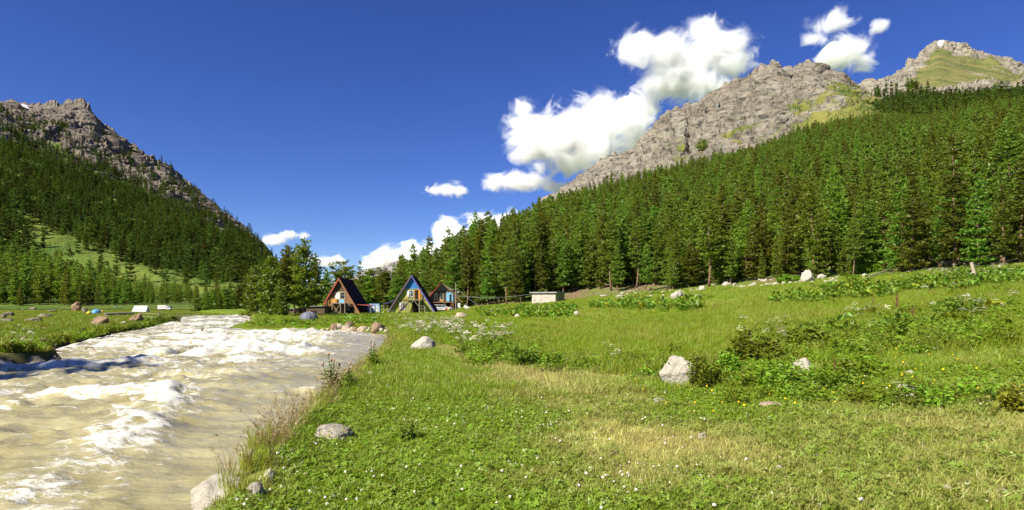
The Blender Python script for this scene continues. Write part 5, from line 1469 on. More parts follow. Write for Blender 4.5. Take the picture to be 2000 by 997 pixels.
for i, xx in enumerate((-.62, -.28, .06, .42)):
    z0, z1 = .28, .62; s_ = lambda z: -dp / 2 * (1 - z) - .02
    MB().add([(w * xx, s_(z0), h * z0), (w * (xx + .18), s_(z0), h * z0), (w * (xx + .18), s_(z1), h * z1), (w * xx, s_(z1), h * z1)], [(0, 1, 2, 3)]).obj('tent_window', [fab('grey_mesh', (.34, .35, .38))], c)
MB().tube([(-w * .9, 0, h + .02), (w * .95, 0, h + .02)], .04, 6).obj('ridge_pole', [M_GREYWOOD], c)
# truck
x, y, g = hit(320, 607.5); k = y / F * 24 / 6.0
c = empty('truck', 'white box truck with dark cab glass parked among the tents', 'truck', (x, y, g), R(3)); c.scale = (k, k, k)
MB().box(-3.0, 1.1, 0, 2.2, .9, 2.75).obj('cargo_box', [M_WHITEP], c)
MB().prism([(1.2, .7), (2.9, .7), (3.0, 1.3), (2.75, 1.6), (2.35, 2.35), (1.2, 2.35)], .1, 2.1).obj('cab', [M_WHITEP], c)
MB().prism([(1.6, 1.5), (2.5, 1.5), (2.25, 2.15), (1.6, 2.15)], .06, .098).obj('side_window', [M_GLASS], c)
MB().add([(2.79, .25, 1.6), (2.79, 1.95, 1.6), (2.40, 1.95, 2.32), (2.40, .25, 2.32)], [(0, 1, 2, 3)]).obj('windscreen', [M_GLASS], c)
for xx in (-2.3, -1.4, 2.1): wheel(c, xx, .2, .5, .5, .3); wheel(c, xx, 2.0, .5, .5, .3)
for xx in (-2.2, -.9, .3): MB().box(xx, xx + .6, -.02, -.004, 1.7, 2.2).obj('side_panel', [plain('reddish_panel', (.40, .25, .22))], c)
MB().box(-3.0, 2.9, .3, 1.9, .55, .8).obj('chassis', [M_TYRE], c)
MB().box(2.9, 3.05, .3, .7, .8, 1.0).obj('headlight', [M_LAMP], c)
# log wall and fence of the far bank
a_, b_ = Vector(hit(205, 619)), Vector(hit(262, 617))
c = empty('log_wall', 'long dark log lying on stones between the two brown boulders', 'log', a_)
MB().tube([(0, 0, .45), (b_ - a_) * .5 + Vector((0, 0, .5)), (b_ - a_) + Vector((0, 0, .5))], [.22, .2, .16], 8).obj('log', [M_GREYWOOD], c)
for i in range(6):
    q = (b_ - a_) * ((i + .4) / 6)
    link('stone', rock_mesh('log_stone', 700 + i, (.5, .4, .28), M_DARK, 2), c, (q[0], q[1], q[2] + .1))
c = None
pts = [Vector(hit(u, v)) for u, v in ((275, 624), (311, 627), (347, 625), (382, 622))]
c = empty('fence', 'rough fence of grey posts and thin rails on the far bank', 'fence', pts[0])
for q in pts: MB().tube([q - pts[0] + Vector((0, 0, -.2)), q - pts[0] + Vector((.03, 0, 1.0))], .07, 6).obj('post', [M_GREYWOOD], c)
for i in range(3):
    for h in (.45, .85):
        MB().tube([pts[i] - pts[0] + Vector((0, 0, h)), pts[i + 1] - pts[0] + Vector((0, 0, h - .05))], .035, 5).obj('rail', [M_GREYWOOD], c)

# driftwood in the river
M_WETWOOD = plain('wet_driftwood', (.20, .115, .06), .55, .3, .5, 5, stretch=(1, 4, 4), bump=.4)
M_DRYWOOD = plain('bleached_driftwood', (.42, .25, .13), .8, .2, .4, 5, stretch=(1, 4, 4))
def wat(u, v): y = 2.6 * F / (v - 590); return Vector(((u - 1000) / F * y, y, WATER_Z))
o = wat(368, 663)
c = empty('driftwood', 'stranded brown tree stump with an upturned root in the river', 'driftwood', o)
lm = rock_mesh('trunk', 81, (.85, .38, .30), M_WETWOOD, 4, 10, .16, .4)
link('trunk', lm, c, (-.05, 0, .18))
MB().tube([(-1.2, -.1, .02), (-.3, -.35, .16), (.9, -.3, .22), (1.3, -.1, .3)], [.03, .10, .12, .10], 7).obj('limb', [M_DRYWOOD], c)
MB().tube([(.6, 0, .2), (.85, .0, .45), (.95, .02, .62), (1.0, .02, .85)], [.13, .10, .07, .03], 7).obj('root', [M_WETWOOD], c)
MB().tube([(.85, .05, .2), (1.25, .1, .34), (1.7, .1, .30), (1.95, .1, .12)], [.14, .13, .11, .05], 7).obj('limb', [M_DRYWOOD], c)
MB().tube([(-2.1, -.3, .02), (-1.8, -.32, .12), (-1.5, -.3, .06)], [.03, .06, .03], 6).obj('limb', [M_WETWOOD], c)
o = wat(462, 662)
c = empty('driftwood', 'low dark root mass barely above the water near the river middle', 'driftwood', o)
link('trunk', rock_mesh('trunk', 83, (.75, .25, .12), M_WETWOOD, 3, 9, .3, .4), c, (0, 0, .05))
for i in range(4): MB().tube([(-.4 + .25 * i, 0, .05), (-.5 + .33 * i, .05, .2), (-.45 + .36 * i, 0, .28)], [.05, .04, .015], 5).obj('root', [M_WETWOOD], c)
o = wat(100, 691)
c = empty('driftwood', 'thin dark branch sticking out of the foam near the far bank', 'driftwood', o)
MB().tube([(-.75, 0, .15), (-.2, 0, .22), (.3, .1, .12), (.75, .1, .1)], [.03, .05, .04, .02], 6).obj('limb', [M_WETWOOD], c)
MB().tube([(.1, 0, .18), (.22, 0, .4), (.3, 0, .55)], [.03, .02, .008], 5).obj('twig', [M_WETWOOD], c)
o = wat(174, 688)
c = empty('driftwood', 'short curved dark stick poking from the foamy water', 'driftwood', o)
MB().tube([(-.28, 0, .05), (-.1, 0, .22), (.15, 0, .26), (.3, 0, .12)], [.03, .035, .03, .02], 6).obj('limb', [M_WETWOOD], c)

# ------------------------------------------------------------------ single trees
OPEN = [tree_pair('riverside_pine', ((600 + i, h, rr, nw, 6, 7, 8, q), dict(base=b, conic=cc, bare=br, trunk_r=.19)), mt)
        for i, (h, rr, nw, q, b, cc, br, mt) in enumerate([(13, 3.3, 20, .85, .16, .55, .2, M_PINE), (12, 3.4, 18, .9, .10, .6, .2, M_PINE_LIGHT), (13, 2.9, 22, .8, .2, .62, .25, M_PINE)])]
OPEN_H = [13, 12, 13]
UMB = [tree_pair('umbrella_pine', ((640 + i, 12, 3.6, 7, 6, 7, 8, .95), dict(base=.58, conic=.5, trunk_r=.22, flat=True)), M_PINE) for i in range(2)]
def tree_at(label, u, vb, vt, k, meshes, hh, y=None, group=None, wide=1.0, rzv=None):
    if y is None: x, y, g = hit(u, vb)
    else: x, _, g = at(u, vb, y)
    h = (vb - vt) * y / F; s = h / hh[k]
    o = pine_tree((x, y, g - .1), k, s, rzv if rzv is not None else (u * 1.7 + vt) % 6.28, label, group, meshes)
    o.scale = (s * wide, s * wide, s); return o
GP = 'pines standing on the river bank beside the brown cabin'
for lab, u, vb, vt, k, y, wd in (
        ('tallest pine of the riverside clump, beside the brown cabin', 592, 620, 468, 0, 92, .78), ('dark pine with a pointed top in the middle of the riverside clump', 560, 619, 480, 2, 95, .85),
        ('bright green pine at the river edge of the clump', 528, 621, 503, 1, 92, .9), ('outermost pine of the clump leaning over the river bend', 498, 618, 520, 1, 98, .85), ('bushy pine crowding the roof of the brown cabin', 616, 614, 500, 2, 113, .9),
        ('low branched bright pine before the tall clump', 550, 622, 545, 1, 90, .8), ('small bright pine under the tallest clump pine', 604, 616, 560, 1, 108, 1.0), ('slender pine behind the riverside clump', 575, 616, 488, 2, 104, 1.0), ('pine peeping out behind the clump over the lean-to', 638, 612, 530, 2, 122, .9)):
    tree_at(lab, u, vb, vt, k, OPEN, OPEN_H, y, GP, wd)
tree_at('small pine with bare trunk standing alone across the river', 384, 617, 574, 1, OPEN, OPEN_H, 150, None, 1.1)
r = np.random.default_rng(77)
for i, (u, vb, vt) in enumerate(((402, 614, 570), (415, 614, 566), (428, 613, 572), (440, 613, 560), (452, 613, 566), (466, 613, 556), (478, 614, 548), (486, 613, 560), (458, 612, 575), (395, 611, 580), (420, 611, 578), (444, 611, 576), (472, 611, 566), (432, 610, 568), (410, 609, 572))):
    tree_at('slim pine in the thin row at the river bend beyond the camp', u, vb, vt, i % 3, OPEN, OPEN_H, 150 + 4 * i, 'thin row of pines at the river bend', 1.0)
tree_at('flat topped umbrella pine rising behind the brown cabin', 669, 600, 514, 0, UMB, [12, 12], 150, None, 1.0)
tree_at('flat topped umbrella pine on the skyline of the forest slope', 1372, 318, 276, 1, UMB, [12, 12], 566, None, .95)
tree_at('broad dark conifer right behind the van', 702, 606, 510, 4, PINES, PINE_H, 130, None, 1.25)
tree_at('tall ragged pine marking the end of the hillside forest', 912, 598, 460, 3, PINES, PINE_H, 150, None, .9)
tree_at('dark bushy tree standing out on the forest skyline before the grey crags', 1194, 362, 332, 5, PINES, PINE_H, 545, None, 1.1)
tree_at('dark spire of a fir on the upper forest skyline', 1876, 260, 196, 4, PINES, PINE_H, 480, None, .9)
tree_at('small spreading pine at the foot of the hillside, low branches on the grass', 1652, 553, 462, 5, PINES, PINE_H, 86, None, 1.0)
tree_at('small pine before the forest front above the bright green slope', 1262, 560, 478, 5, PINES, PINE_H, 121, None, 1.05)
tree_at('low wide pine at the edge above the scree', 1345, 563, 470, 5, PINES, PINE_H, 116, None, 1.05)
r = np.random.default_rng(78)
bt = [(688, 524), (722, 527), (737, 522), (752, 526), (766, 518), (781, 526), (793, 530), (812, 532), (826, 528), (840, 531), (852, 527), (866, 530), (878, 522), (890, 512), (848, 530), (872, 525), (900, 490), (928, 478), (940, 470), (715, 540), (742, 540), (775, 538), (820, 535), (695, 545), (706, 538), (728, 545), (735, 548), (748, 542), (758, 536), (768, 545), (785, 540), (798, 538), (806, 545), (833, 532), (845, 540), (858, 538), (884, 530)]
for i, (u, vt) in enumerate(bt):
    tree_at('pine in the dark row behind the cabins', u + r.normal(0, 2), 602, vt, i % 3 if i % 2 else (0, 2, 5)[i % 3], OPEN if i % 2 else PINES, OPEN_H if i % 2 else PINE_H, (150 + 60 * r.random() if i < 23 else 175 + 50 * r.random()), 'dark row of pines behind the cabins', 1.3 if i < 23 else 1.55)
pine_tree((-33.6, 6.2, -.3), 5, 1.40, .3, 'tall pine on the far bank whose shadow falls across the rapids', None)
# ------------------------------------------------------------------ shrubs, docks, thistles and other single plants
M_SHRUB = leafmat('shrub_leaves', (.155, .230, .016), .5, 1.6, .03, .35, .015)
M_DARKLEAF = leafmat('dark_shrub_leaves', (.115, .170, .016), .45, 1.65, .03, .32, .015)
M_BRIGHT = leafmat('juniper_needles', (.135, .21, .014), .6, 1.4, .02, .3, .02)
M_DOCK = leafmat('dock_leaves', (.135, .225, .024), .6, 1.45, .02, .35, .02)
M_DOCKY = leafmat('yellowing_dock_leaves', (.24, .27, .022), .7, 1.35, .02, .35, .02)
M_SORREL = leafmat('red_sorrel_seeds', (.20, .09, .05), .6, 1.4, .02, .15, .0)
M_TWIG = plain('shrub_twigs', (.17, .105, .07), .85, .1, .4, 6)
M_PINK = leafmat('pink_thistle_flowers', (.45, .30, .22), .8, 1.2, .03, .15, .0)

def leaf_quad(V, Fc, c, d, n, L, w):
    """one pointed leaf, folded a little along its rib"""
    s = np.cross(d, n); s /= np.linalg.norm(s) + 1e-6; b = len(V)
    V += [c, c + d * L * .4 + s * w * .5 + n * w * .12, c + d * L * .75 + s * w * .38 + n * w * .06, c + d * L - n * L * .12, c + d * L * .75 - s * w * .38 + n * w * .06, c + d * L * .4 - s * w * .5 + n * w * .12, c + d * L * .45 - n * w * .03]
    Fc += [(b, b + 1, b + 6), (b + 1, b + 2, b + 3, b + 6), (b + 3, b + 4, b + 5, b + 6), (b + 5, b, b + 6)]

def shrub_meshes(name, seed, w, dp, h, nstem, nleaf, L, mat, up=.35):
    """branching stems from one root, leaves spread along them through the whole body"""
    r = np.random.default_rng(seed); mb = MB(); V, Fc = [], []
    for i in range(nstem):
        a = r.uniform(0, 6.28); rr = math.sqrt(r.random())
        tip = np.array([w * rr * math.cos(a), dp * rr * math.sin(a), h * (1 - .55 * rr ** 2) * r.uniform(.72, 1.12)])
        base = np.array([w * .45 * rr * math.cos(a), dp * .45 * rr * math.sin(a), -.03])
        mid = (base + tip) / 2 + r.normal(0, .06 * h, 3) + np.array([0, 0, .08 * h])
        mb.tube([base, mid, tip], [L * .10, L * .07, L * .03], 4, caps=False)
        n = max(4, int(nleaf / nstem))
        for k in range(n):
            s = r.uniform(.12, 1.02) ** .75
            p = base * (1 - s) ** 2 + 2 * mid * s * (1 - s) + tip * s * s + r.normal(0, L * .55, 3) * (1, 1, .6)
            d = np.array([math.cos(a), math.sin(a), 0]) * .5 + r.normal(0, 1, 3) * (1, 1, .5); d[2] += up * .3; d /= np.linalg.norm(d)
            nn = np.array([0, 0, 1.]) + r.normal(0, .5, 3); nn -= d * nn.dot(d); nn /= np.linalg.norm(nn) + 1e-6
            if p[2] < .01: p[2] = .01 + .1 * h * r.random()
            leaf_quad(V, Fc, p, d, nn, L * r.uniform(.65, 1.25), L * r.uniform(.35, .55))
    return mb.mesh(name + '_stems', [M_TWIG]), new_mesh(name + '_foliage', np.array(V), Fc, mat)

def shrub(label, u, v, wpx, hpx, leafpx, mat, n=900, seed=None, depth=.8, name='shrub', group=None, pos=None, nstem=None):
    x, y, g = pos or hit(u, v); k = y / F
    sm, fm = shrub_meshes(name, seed or int(u * 3 + v), wpx * k / 2, wpx * k / 2 * depth, hpx * k, nstem or max(8, int(wpx / 5)), n, leafpx * k, mat)
    c = empty(name, label, 'shrub', (x, y + wpx * k * .2, g), 0, group)
    link('stem', sm, c); link('foliage', fm, c); return c

shrub('leafy bush growing in front of the upright tilted slab', 1376, 764, 70, 68, 11, M_SHRUB, 620, nstem=14)
shrub('small dark bush at the foot of the upright tilted slab, by the river side', 1306, 752, 44, 44, 10, M_DARKLEAF, 320)
shrub('grey green bush sprouting behind the top of the upright slab', 1316, 700, 40, 30, 8, M_SHRUB, 260)
shrub('large spreading shrub with cream flowers in the middle of the meadow', 1485, 722, 112, 70, 12, M_SHRUB, 1300, depth=.7)
shrub('dark tall shrub with brown stems behind the square edged rock', 1584, 694, 86, 66, 11, M_SHRUB, 900, depth=.7)
shrub('low shrub closing the gap between the slab bush and the large shrub', 1428, 742, 62, 46, 10, M_SHRUB, 620)
shrub('rounded shrub with pale flowers next to the dark brown stemmed one', 1664, 706, 70, 48, 11, M_SHRUB, 560)
shrub('shrub at the near side of the square edged rock', 1516, 765, 70, 30, 10, M_SHRUB, 380, depth=.5)
shrub('dark tangled shrub under the tall burdock', 1900, 628, 120, 52, 8, M_DARKLEAF, 1300, depth=.6)
shrub('dark grassy bush beside the footpath bend', 968, 688, 56, 36, 7, M_DARKLEAF, 520)
shrub('dark bush of tall herbs at the edge of the footpath, above the dry track', 1020, 722, 70, 46, 8, M_DARKLEAF, 700)
shrub('tuft of grey herbs at the edge of the dry eastern track', 1078, 726, 50, 46, 7, M_SHRUB, 420)
shrub('low leafy clump along the dry eastern track', 1140, 728, 60, 26, 8, M_SHRUB, 420)
shrub('clump of white flowering herbs above the dry eastern track', 1215, 728, 56, 28, 8, M_SHRUB, 420)
shrub('bright green low juniper at the forest edge beside the pale boulder', 1546, 553, 46, 17, 5, M_BRIGHT, 900, depth=.6)
shrub('long bright green juniper patch under the edge pines', 1712, 536, 80, 22, 5, M_BRIGHT, 1500, depth=.5)
shrub('yellow green bushy plant at the right edge of the near turf', 1990, 815, 56, 60, 12, M_DOCKY, 480)
shrub('green shrub at the tip of the far bank', 322, 634, 50, 18, 4, M_DARKLEAF, 700)
shrub('dark green shrub before the fence on the far bank', 298, 632, 36, 16, 4, M_DARKLEAF, 600)
shrub('leafy shrub at the river edge under the riverside pines', 480, 628, 34, 22, 4, M_SHRUB, 500)
shrub('low shrub on the bank in front of the tent', 560, 634, 60, 12, 4, M_SHRUB, 600)
r = np.random.default_rng(301)
for i in range(26):
    u = 70 + 290 * (i + r.random()) / 26
    v = np.interp(u, [70, 100, 200, 300, 350, 370], [680, 676, 656, 641, 634, 631]) - r.uniform(0, 5)
    shrub('low dark herb clump overhanging the far bank edge', u, v, r.uniform(22, 40) * np.interp(u, [70, 370], [1.2, .6]), r.uniform(9, 16) * np.interp(u, [70, 370], [1.3, .7]), 5, M_DARKLEAF if r.random() < .6 else M_SHRUB, 260, 800 + i, .6, 'herb_clump', 'herb clumps on the far bank edge')
for i, (u, v) in enumerate(((8, 690), (28, 688), (48, 690), (62, 686))):
    shrub('herb clump on the turf overhanging the dark undercut bank', u, v, 34, 22, 6, M_SHRUB, 260, 850 + i, .6, 'herb_clump', 'herb clumps above the undercut bank')

# docks: broad basal leaves, each leaf a part
def dock_leaf(seed, L, w):
    r = np.random.default_rng(seed); V, Fc = [], []
    n = 6; droop = r.uniform(.25, .6)
    for i in range(n + 1):
        s = i / n; ww = w * math.sin(math.pi * min(1, .06 + .9 * s ** .75)) ** .8 * (1 if i < n else .1)
        y = L * s; z = L * (.75 * s - droop * s * s) ; wob = .06 * w * math.sin(7 * s + seed)
        V += [(-ww / 2, y, z + ww * .12 + wob), (0, y, z - .02 * w), (ww / 2, y, z + ww * .12 - wob)]
    for i in range(n):
        for k in range(2): Fc.append((3 * i + k, 3 * i + k + 1, 3 * i + k + 4, 3 * i + k + 3))
    return V, Fc
DLEAF = {mt: [new_mesh('dock_leaf', *dock_leaf(i, .42, .15 + .03 * (i % 3)), mt, None, True) for i in range(5)] for mt in (M_DOCK, M_DOCKY)}
def dock(label, u, v, spx, nleaf, mat=M_DOCK, seed=0, stalk=False, name='dock_plant', group=None):
    x, y, g = hit(u, v); s = spx * .62 * y / F / .42
    r = np.random.default_rng(seed + int(u))
    c = empty(name, label, 'plant', (x, y, g), r.uniform(0, 6.28), group); c.scale = (s, s, s)
    for i in range(nleaf):
        a = 6.283 * i / nleaf * 2.4 + r.normal(0, .3); t_ = r.uniform(-.25, .75)
        link('leaf', DLEAF[mat][i % 5], c, (.03 * math.cos(a), .03 * math.sin(a), .02 + .25 * r.random() * (i / nleaf)), (t_, r.normal(0, .15), a), r.uniform(.65, 1.2))
    if stalk: sorrel_parts(c, 1.1, seed)
    return c
def sorrel_parts(c, h, seed):
    r = np.random.default_rng(seed + 5)
    MB().tube([(0, 0, 0), (r.normal(0, .03), r.normal(0, .03), h * .5), (r.normal(0, .05), r.normal(0, .05), h)], [.012, .010, .005], 5).obj('stem', [M_TWIG], c)
    V, Fc = [], []
    for i in range(170):
        z = h * r.uniform(.42, 1.02); q = .065 * h * (1.1 - (z / h - .42) * 1.3)
        p = np.array([r.normal(0, q * .6), r.normal(0, q * .6), z]); d = r.normal(0, 1, 3); d /= np.linalg.norm(d); n = np.cross(d, r.normal(0, 1, 3)); n /= np.linalg.norm(n)
        leaf_quad(V, Fc, p, d, n, .045 * h, .03 * h)
    link('seed_head', new_mesh('seed_head', np.array(V), Fc, M_SORREL), c)
def sorrel(label, u, v, hpx, seed):
    x, y, g = hit(u, v); h = hpx * y / F
    c = empty('sorrel_stalk', label, 'plant', (x, y, g), 0)
    sorrel_parts(c, h, seed)
    r = np.random.default_rng(seed)
    for i in range(4): link('leaf', DLEAF[M_DOCK][i], c, (0, 0, .1 * h * i), (.4, 0, 1.6 * i + r.random()), .35 * h)
    return c
sorrel('reddest sorrel stalk, standing by the white pebbles near the shrubs', 1630, 742, 42, 1)
sorrel('tall brown sorrel stalk above the broad dock leaves', 1752, 622, 46, 2)
sorrel('shorter rusty sorrel stalk beyond the broad dock leaves', 1783, 630, 30, 3)
sorrel('dark slim sorrel stalk alone on the upper meadow', 1706, 604, 24, 4)
sorrel('thin dark sorrel stalk alone in the middle meadow', 1396, 614, 20, 5)
GD = 'broad leaved docks of the meadow'
r = np.random.default_rng(311)
k_ = 0
for (u, v, s, n, mt, lab) in ((1768, 668, 44, 13, M_DOCK, 'largest dock with wide pale leaves under the brown sorrel stalk'), (1715, 682, 34, 11, M_DOCK, 'dock plant at the river side of the largest dock'), (1820, 676, 36, 12, M_DOCK, 'dock plant on the forest side of the largest dock'),
                          (1858, 660, 32, 10, M_DOCK, 'dock plant in the dark tangle under the burdock'), (1790, 694, 28, 9, M_DOCK, 'low dock in front of the largest dock'), (1960, 690, 32, 10, M_DOCK, 'dock with narrow bright leaves in the corner of the meadow'),
                          (1975, 655, 40, 11, M_DOCKY, 'yellowing dock with arching leaves close to the meadow corner'), (1930, 612, 44, 12, M_DOCKY, 'tall burdock with big pale leaves standing above the tangle'), (1968, 610, 40, 10, M_DOCK, 'dark burdock next to the tall pale burdock'),
                          (1875, 690, 28, 9, M_DOCK, 'small dock at the end of the dock bed'), (1690, 660, 30, 10, M_DOCK, 'dock plant beside the pale flowered shrub'), (1740, 720, 22, 9, M_DOCK, 'little dock above the stone heap'),
                          (1640, 752, 34, 11, M_DOCK, 'leafy dock below the reddest sorrel stalk'), (1600, 782, 30, 10, M_DOCK, 'dock in the rough turf before the shrubs'), (1448, 700, 36, 9, M_DOCK, 'dock with an upright pale leaf beside the large shrub'),
                          (1700, 745, 24, 9, M_DOCK, 'low dock on the open patch near the pebbles')):
    dock(lab, u, v, s, n, mt, k_, group=GD); k_ += 1
# smaller docks in beds farther off: many, joined as stuff
def dock_whole(seed, mat):
    r = np.random.default_rng(seed); V, Fc = [], []
    for i in range(9):
        v, f = dock_leaf(seed * 9 + i, .42 * r.uniform(.7, 1.2), .17); v = np.array(v); a = 2.4 * i + r.normal(0, .3); t_ = r.uniform(-.2, .8)
        v = v @ np.array([[1, 0, 0], [0, math.cos(t_), math.sin(t_)], [0, -math.sin(t_), math.cos(t_)]]) @ np.array([[math.cos(a), math.sin(a), 0], [-math.sin(a), math.cos(a), 0], [0, 0, 1]])
        v[:, 2] += .1; b = len(V); V += v.tolist(); Fc += [tuple(q + b for q in f_) for f_ in f]
    return new_mesh('dock_whole', V, Fc, mat, None, True)
DW = [dock_whole(i, M_DOCK) for i in range(3)] + [dock_whole(7, M_DOCKY)]
C_DOCK = scatter_source('dock', DW)
HB = [shrub_meshes('herb', 870 + i, .30, .30, .38, 8, 90, .11, M_SHRUB)[1] for i in range(3)] + [shrub_meshes('herb', 877, .3, .3, .45, 8, 90, .10, M_DARKLEAF)[1]]
C_HERB = scatter_source('herb', HB)
def bed(name, label, coll, nv, regions, s0, s1, seed, zf=None, pick=None):
    r = np.random.default_rng(seed); P_, ss = [], []
    for (u0, u1, v0, v1, n, sc_) in regions:
        for i in range(n):
            u, v = u0 + (u1 - u0) * r.random(), v0 + (v1 - v0) * r.random()
            if (2 * (u - u0) / (u1 - u0) - 1) ** 4 + (2 * (v - v0) / (v1 - v0) - 1) ** 4 > r.uniform(.5, 1.2): continue
            q = hit(u, v)
            if river_sd(np.array([q[0]]), np.array([q[1]]))[0] < .3: continue
            if any((q[0] - a) ** 2 + (q[1] - b) ** 2 < (w * 1.6) ** 2 or (abs(q[0] - a) < w * 1.2 and 0 < b - q[1] < 1.1 and w > .2) for a, b, w in ROCKS if abs(b - q[1]) < 3): continue
            P_.append(q); ss.append(sc_ * r.uniform(s0, s1))
    P_ = np.array(P_); m = len(P_)
    hz_ = hill_z(P_[:, 0], P_[:, 1]); P_[:, 2] = np.where((P_[:, 1] > 50) & (P_[:, 0] > 0), np.maximum(P_[:, 2], hz_), P_[:, 2])
    o = scatter(name, P_, ss, np.stack([r.normal(0, .1, m), r.normal(0, .1, m), r.uniform(0, 6.28, m)], -1), r.integers(0, nv, m) if pick is None else r.choice(nv, m, p=pick), coll)
    o['label'] = label; return o
bed('dock_leaves', 'beds of broad bright dock leaves across the meadow', C_DOCK, 4, ((995, 1130, 596, 624, 330, 1.2), (930, 1010, 598, 622, 120, 1.1), (1150, 1200, 592, 606, 90, 1.2), (1205, 1280, 583, 607, 160, 1.2), (1285, 1310, 590, 612, 40, 1.2), (1320, 1372, 584, 612, 140, 1.2),
    (1190, 1310, 545, 578, 160, 1.1), (1600, 1760, 555, 592, 330, 1.0), (1740, 1920, 545, 575, 330, 1.0), (1850, 2000, 526, 565, 330, 1.0), (1500, 1640, 570, 600, 160, .9), (1640, 1700, 540, 560, 80, 1.0), (1630, 1900, 612, 690, 70, .9), (1540, 1640, 640, 690, 16, .9), (660, 745, 618, 636, 170, 1.1), (480, 640, 624, 642, 120, .9)), .6, 1.2, 321, pick=[.3, .3, .28, .12])
bed('meadow_herbs', 'mixed leafy herbs filling the rough meadow between the shrubs', C_HERB, 4, ((1400, 1700, 690, 770, 260, .75), (1640, 1900, 610, 700, 260, .9), (1480, 1660, 640, 700, 120, .9), (900, 1080, 640, 725, 260, .8), (1060, 1300, 705, 735, 150, .7), (1830, 2000, 560, 690, 200, .9), (800, 960, 625, 680, 170, .8), (1400, 2000, 770, 800, 60, .6),
    (1240, 1420, 700, 760, 60, .7), (0, 200, 640, 690, 200, .9), (200, 360, 622, 655, 150, .9), (600, 800, 612, 640, 160, 1.0), (1230, 1400, 576, 600, 60, 1.0), (1060, 1320, 556, 576, 130, 1.0), (1590, 2000, 518, 545, 260, 1.0), (1380, 1600, 545, 570, 90, .9)), .6, 1.25, 322)
# white and cream umbels
def umbel(seed, h, mat):
    r = np.random.default_rng(seed); mb = MB(); mb.tube([(0, 0, 0), (r.normal(0, .04), r.normal(0, .04), h * .6)], .006, 4, 1, False)
    for k in range(5):
        a = 6.28 * k / 5 + r.normal(0, .3); q = .10 * (k > 0); c_ = np.array([q * math.cos(a), q * math.sin(a), h * (1 if k == 0 else r.uniform(.8, .98))])
        mb.tube([(0, 0, h * .6), c_], .004, 3, 1, False)
        for j in range(9):
            b = r.uniform(0, 6.28); e = .055 * math.sqrt(r.random()); p_ = c_ + (e * math.cos(b), e * math.sin(b), r.normal(0, .008)); w_ = .016
            mb.add([p_ + (-w_, -w_, 0), p_ + (w_, -w_, .004), p_ + (w_, w_, 0), p_ + (-w_, w_, -.004)], [(0, 1, 2, 3)], 0)
    for j in range(8):
        V, Fc = [], []; d = r.normal(0, 1, 3); d[2] *= .4; d /= np.linalg.norm(d); n = np.array([0, 0, 1.]) - d * d[2]; n /= np.linalg.norm(n)
        leaf_quad(V, Fc, np.array([0, 0, h * r.uniform(.1, .6)]), d, n, .15, .07); mb.add(V, Fc, 1)
    return mb.mesh('umbel', [mat, M_SHRUB])
C_UMB = scatter_source('umbel', [umbel(1, .62, M_CREAM), umbel(2, .5, M_CREAM), umbel(3, .75, M_WHITE)])
bed('white_umbels', 'white flowering cow parsley and herbs along the river bend and meadow', C_UMB, 3, ((806, 905, 622, 668, 330, 1.0), (880, 1000, 640, 690, 150, .9), (770, 830, 630, 665, 90, 1.0), (1440, 1560, 640, 700, 22, .9), (1640, 1740, 610, 660, 18, .9), (1720, 1990, 524, 550, 170, 1.0), (1800, 1990, 575, 640, 40, .9), (1160, 1260, 690, 725, 12, .7), (20, 120, 656, 690, 60, .9), (270, 350, 622, 634, 30, .9), (730, 800, 612, 632, 60, 1.0)), .6, 1.15, 323)

# thistles on the bank edge
def thistle(label, x, y, h, nst, seed):
    r = np.random.default_rng(seed); g = gz(x, y)
    c = empty('thistle', label, 'plant', (x, y, g))
    for i in range(nst):
        a = r.uniform(0, 6.28); lean = .28 * h * r.random() if i else .05; hh = h * r.uniform(.65, 1.0) if i else h
        top = np.array([lean * math.cos(a), lean * math.sin(a), hh]); mid = top * .5 + r.normal(0, .02, 3)
        MB().tube([(0, 0, -.03), mid, top], [.011, .009, .005], 5).obj('stem', [M_STEM], c)
        V, Fc = [], []
        for k in range(26):
            s = r.uniform(.08, .96); p_ = mid * 2 * s * (1 - s) + top * s * s; b = k * 2.4; d = np.array([math.cos(b), math.sin(b), .35]); d /= np.linalg.norm(d)
            n = np.array([0, 0, 1.]) - d * d[2]; n /= np.linalg.norm(n); leaf_quad(V, Fc, p_, d, n, .16 * (1.15 - s) + .03, .05 * (1.2 - s) + .012)
        link('foliage', new_mesh('foliage', np.array(V), Fc, M_DARKLEAF), c)
        d_, f_ = ICO[2]
        hd = MB(); hd.add([(top[0] + p[0] * .022, top[1] + p[1] * .022, top[2] + .012 + p[2] * .026) for p in d_ * r.uniform(.85, 1.2, (len(d_), 1))], f_.tolist(), 0)
        hd.obj('flower_head', [M_PINK], c)
def bank_x(y): return float(np.interp(y, [p[1] for p in RIGHT_EDGE[:12]], [p[0] for p in RIGHT_EDGE[:12]]))
thistle('tallest thistle on the near bank edge with bare upper stems', -3.28 + .15, 10.2, .66, 5, 1)
thistle('thistle growing on the earthy clod farther along the bank edge', bank_x(14.2) + .45, 14.2, .62, 4, 2)
thistle('leaning thistle just behind the tallest thistle', bank_x(10.9) + .3, 10.9, .42, 3, 3)
x_, y_, g_ = bank_x(14) + .25, 14.0, gz(bank_x(14) + .35, 14)
tag(link('earth_clod', rock_mesh('earth_clod', 15, (.40, .34, .20), plain('turfy_earth', (.13, .085, .05), .95, .05, .45, 8, bump=.6), 4, 12, .22, .4), None, (x_, y_, g_ - .06)), 'brown turfy clod of earth at the bank edge under a thistle', 'clod')
boulder('pale stone wedged beneath the earthy bank clod', 722, 738, 20, 12, M_PEBBLE, .8, .2, None, sub=3, name='stone')
shrub('dark leafy weed standing alone in the clover turf', 800, 868, 34, 50, 12, M_DARKLEAF, 130, name='weed', nstem=6)
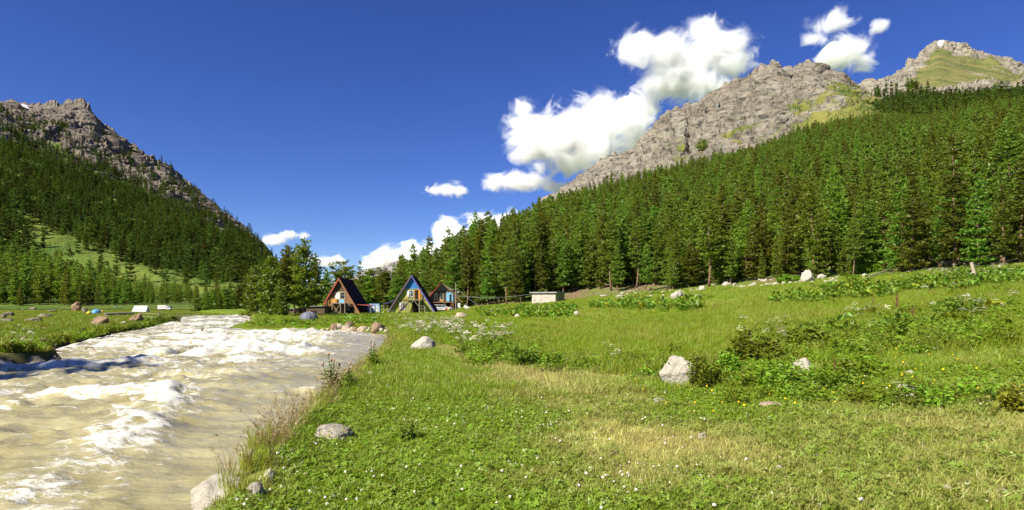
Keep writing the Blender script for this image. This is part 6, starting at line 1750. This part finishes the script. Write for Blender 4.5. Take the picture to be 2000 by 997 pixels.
# seed stalks leaning over the water
def stalk(seed):
    r = np.random.default_rng(seed); mb = MB()
    for i in range(7):
        a = r.uniform(0, 6.28); h = r.uniform(.28, .52); l = h * r.uniform(.2, .75)
        P_ = [(0, 0, 0), (l * .25 * math.cos(a), l * .25 * math.sin(a), h * .55), (l * math.cos(a), l * math.sin(a), h)]
        P_ = [np.array(p) + (r.normal(0, .02), r.normal(0, .02), 0) for p in P_]
        mb.tube(P_, [.0022, .002, .001], 3, 0, False)
        for k in range(14):
            s = r.uniform(.0, .24); p = P_[2] * (1 - s) + P_[1] * s + r.normal(0, .010 + .05 * s, 3); w = .007
            d = r.normal(0, 1, 3); d /= np.linalg.norm(d); n = np.cross(d, r.normal(0, 1, 3)); n /= np.linalg.norm(n); s_ = np.cross(d, n)
            mb.add([p - d * w * 1.6, p + s_ * w * .6, p + d * w * 1.6, p - s_ * w * .6], [(0, 1, 2, 3)], 0)
    return mb.mesh('stalk', [M_DRYSTEM])
C_STALK = scatter_source('stalk', [stalk(i) for i in range(4)])
r = np.random.default_rng(331)
yy = np.concatenate([r.uniform(5.3, 9.6, 38), r.uniform(9.6, 14.5, 16), r.uniform(15, 28, 16)])
xx = np.array([bank_x(q) for q in yy]) + r.uniform(.0, .42, len(yy))
o = scatter('seed_stalks', np.stack([xx, yy, ground_z(xx, yy)], -1), r.uniform(.5, 1.15, len(yy)), np.stack([r.normal(0, .15, len(yy)), r.normal(-.2, .2, len(yy)), r.uniform(0, 6.28, len(yy))], -1), r.integers(0, 4, len(yy)), C_STALK)
o['label'] = 'brown grass seed stalks leaning over the water along the bank edge'
yy = r.uniform(4.8, 26, 230); xx = np.array([bank_x(q) for q in yy]) + r.uniform(-.12, .38, len(yy))
o = scatter('bank_grass', np.stack([xx, yy, ground_z(xx, yy)], -1), r.uniform(.4, .85, len(yy)), np.stack([r.normal(0, .2, len(yy)), r.normal(-.15, .25, len(yy)), r.uniform(0, 6.28, len(yy))], -1), r.integers(0, 4, len(yy)), scatter_source('bank_tuft', TALL), {'dry': np.clip(r.normal(.4, .3, len(yy)), 0, 1)})
o['label'] = 'longer grass fringing the near bank edge'
pts, ss = [], []
for i in range(420):
    u, v = r.uniform(0, 420), r.uniform(593, 606)
    if u > 190 and v > 600: continue
    pts.append(hit(u, v)); ss.append(r.uniform(.3, 1.6) * (.4 + r.random() ** 2))
o = scatter('forest_foot_rubble', np.array(pts), ss, rz(len(ss), r), r.integers(0, 4, len(ss)), scatter_source('dark_rubble', [rock_mesh('dark_rubble', 950 + i, (.6, .5, .4), M_DARK, 2, 9, .14, .25) for i in range(4)]))
o['label'] = 'dark rubble along the foot of the forest across the river'
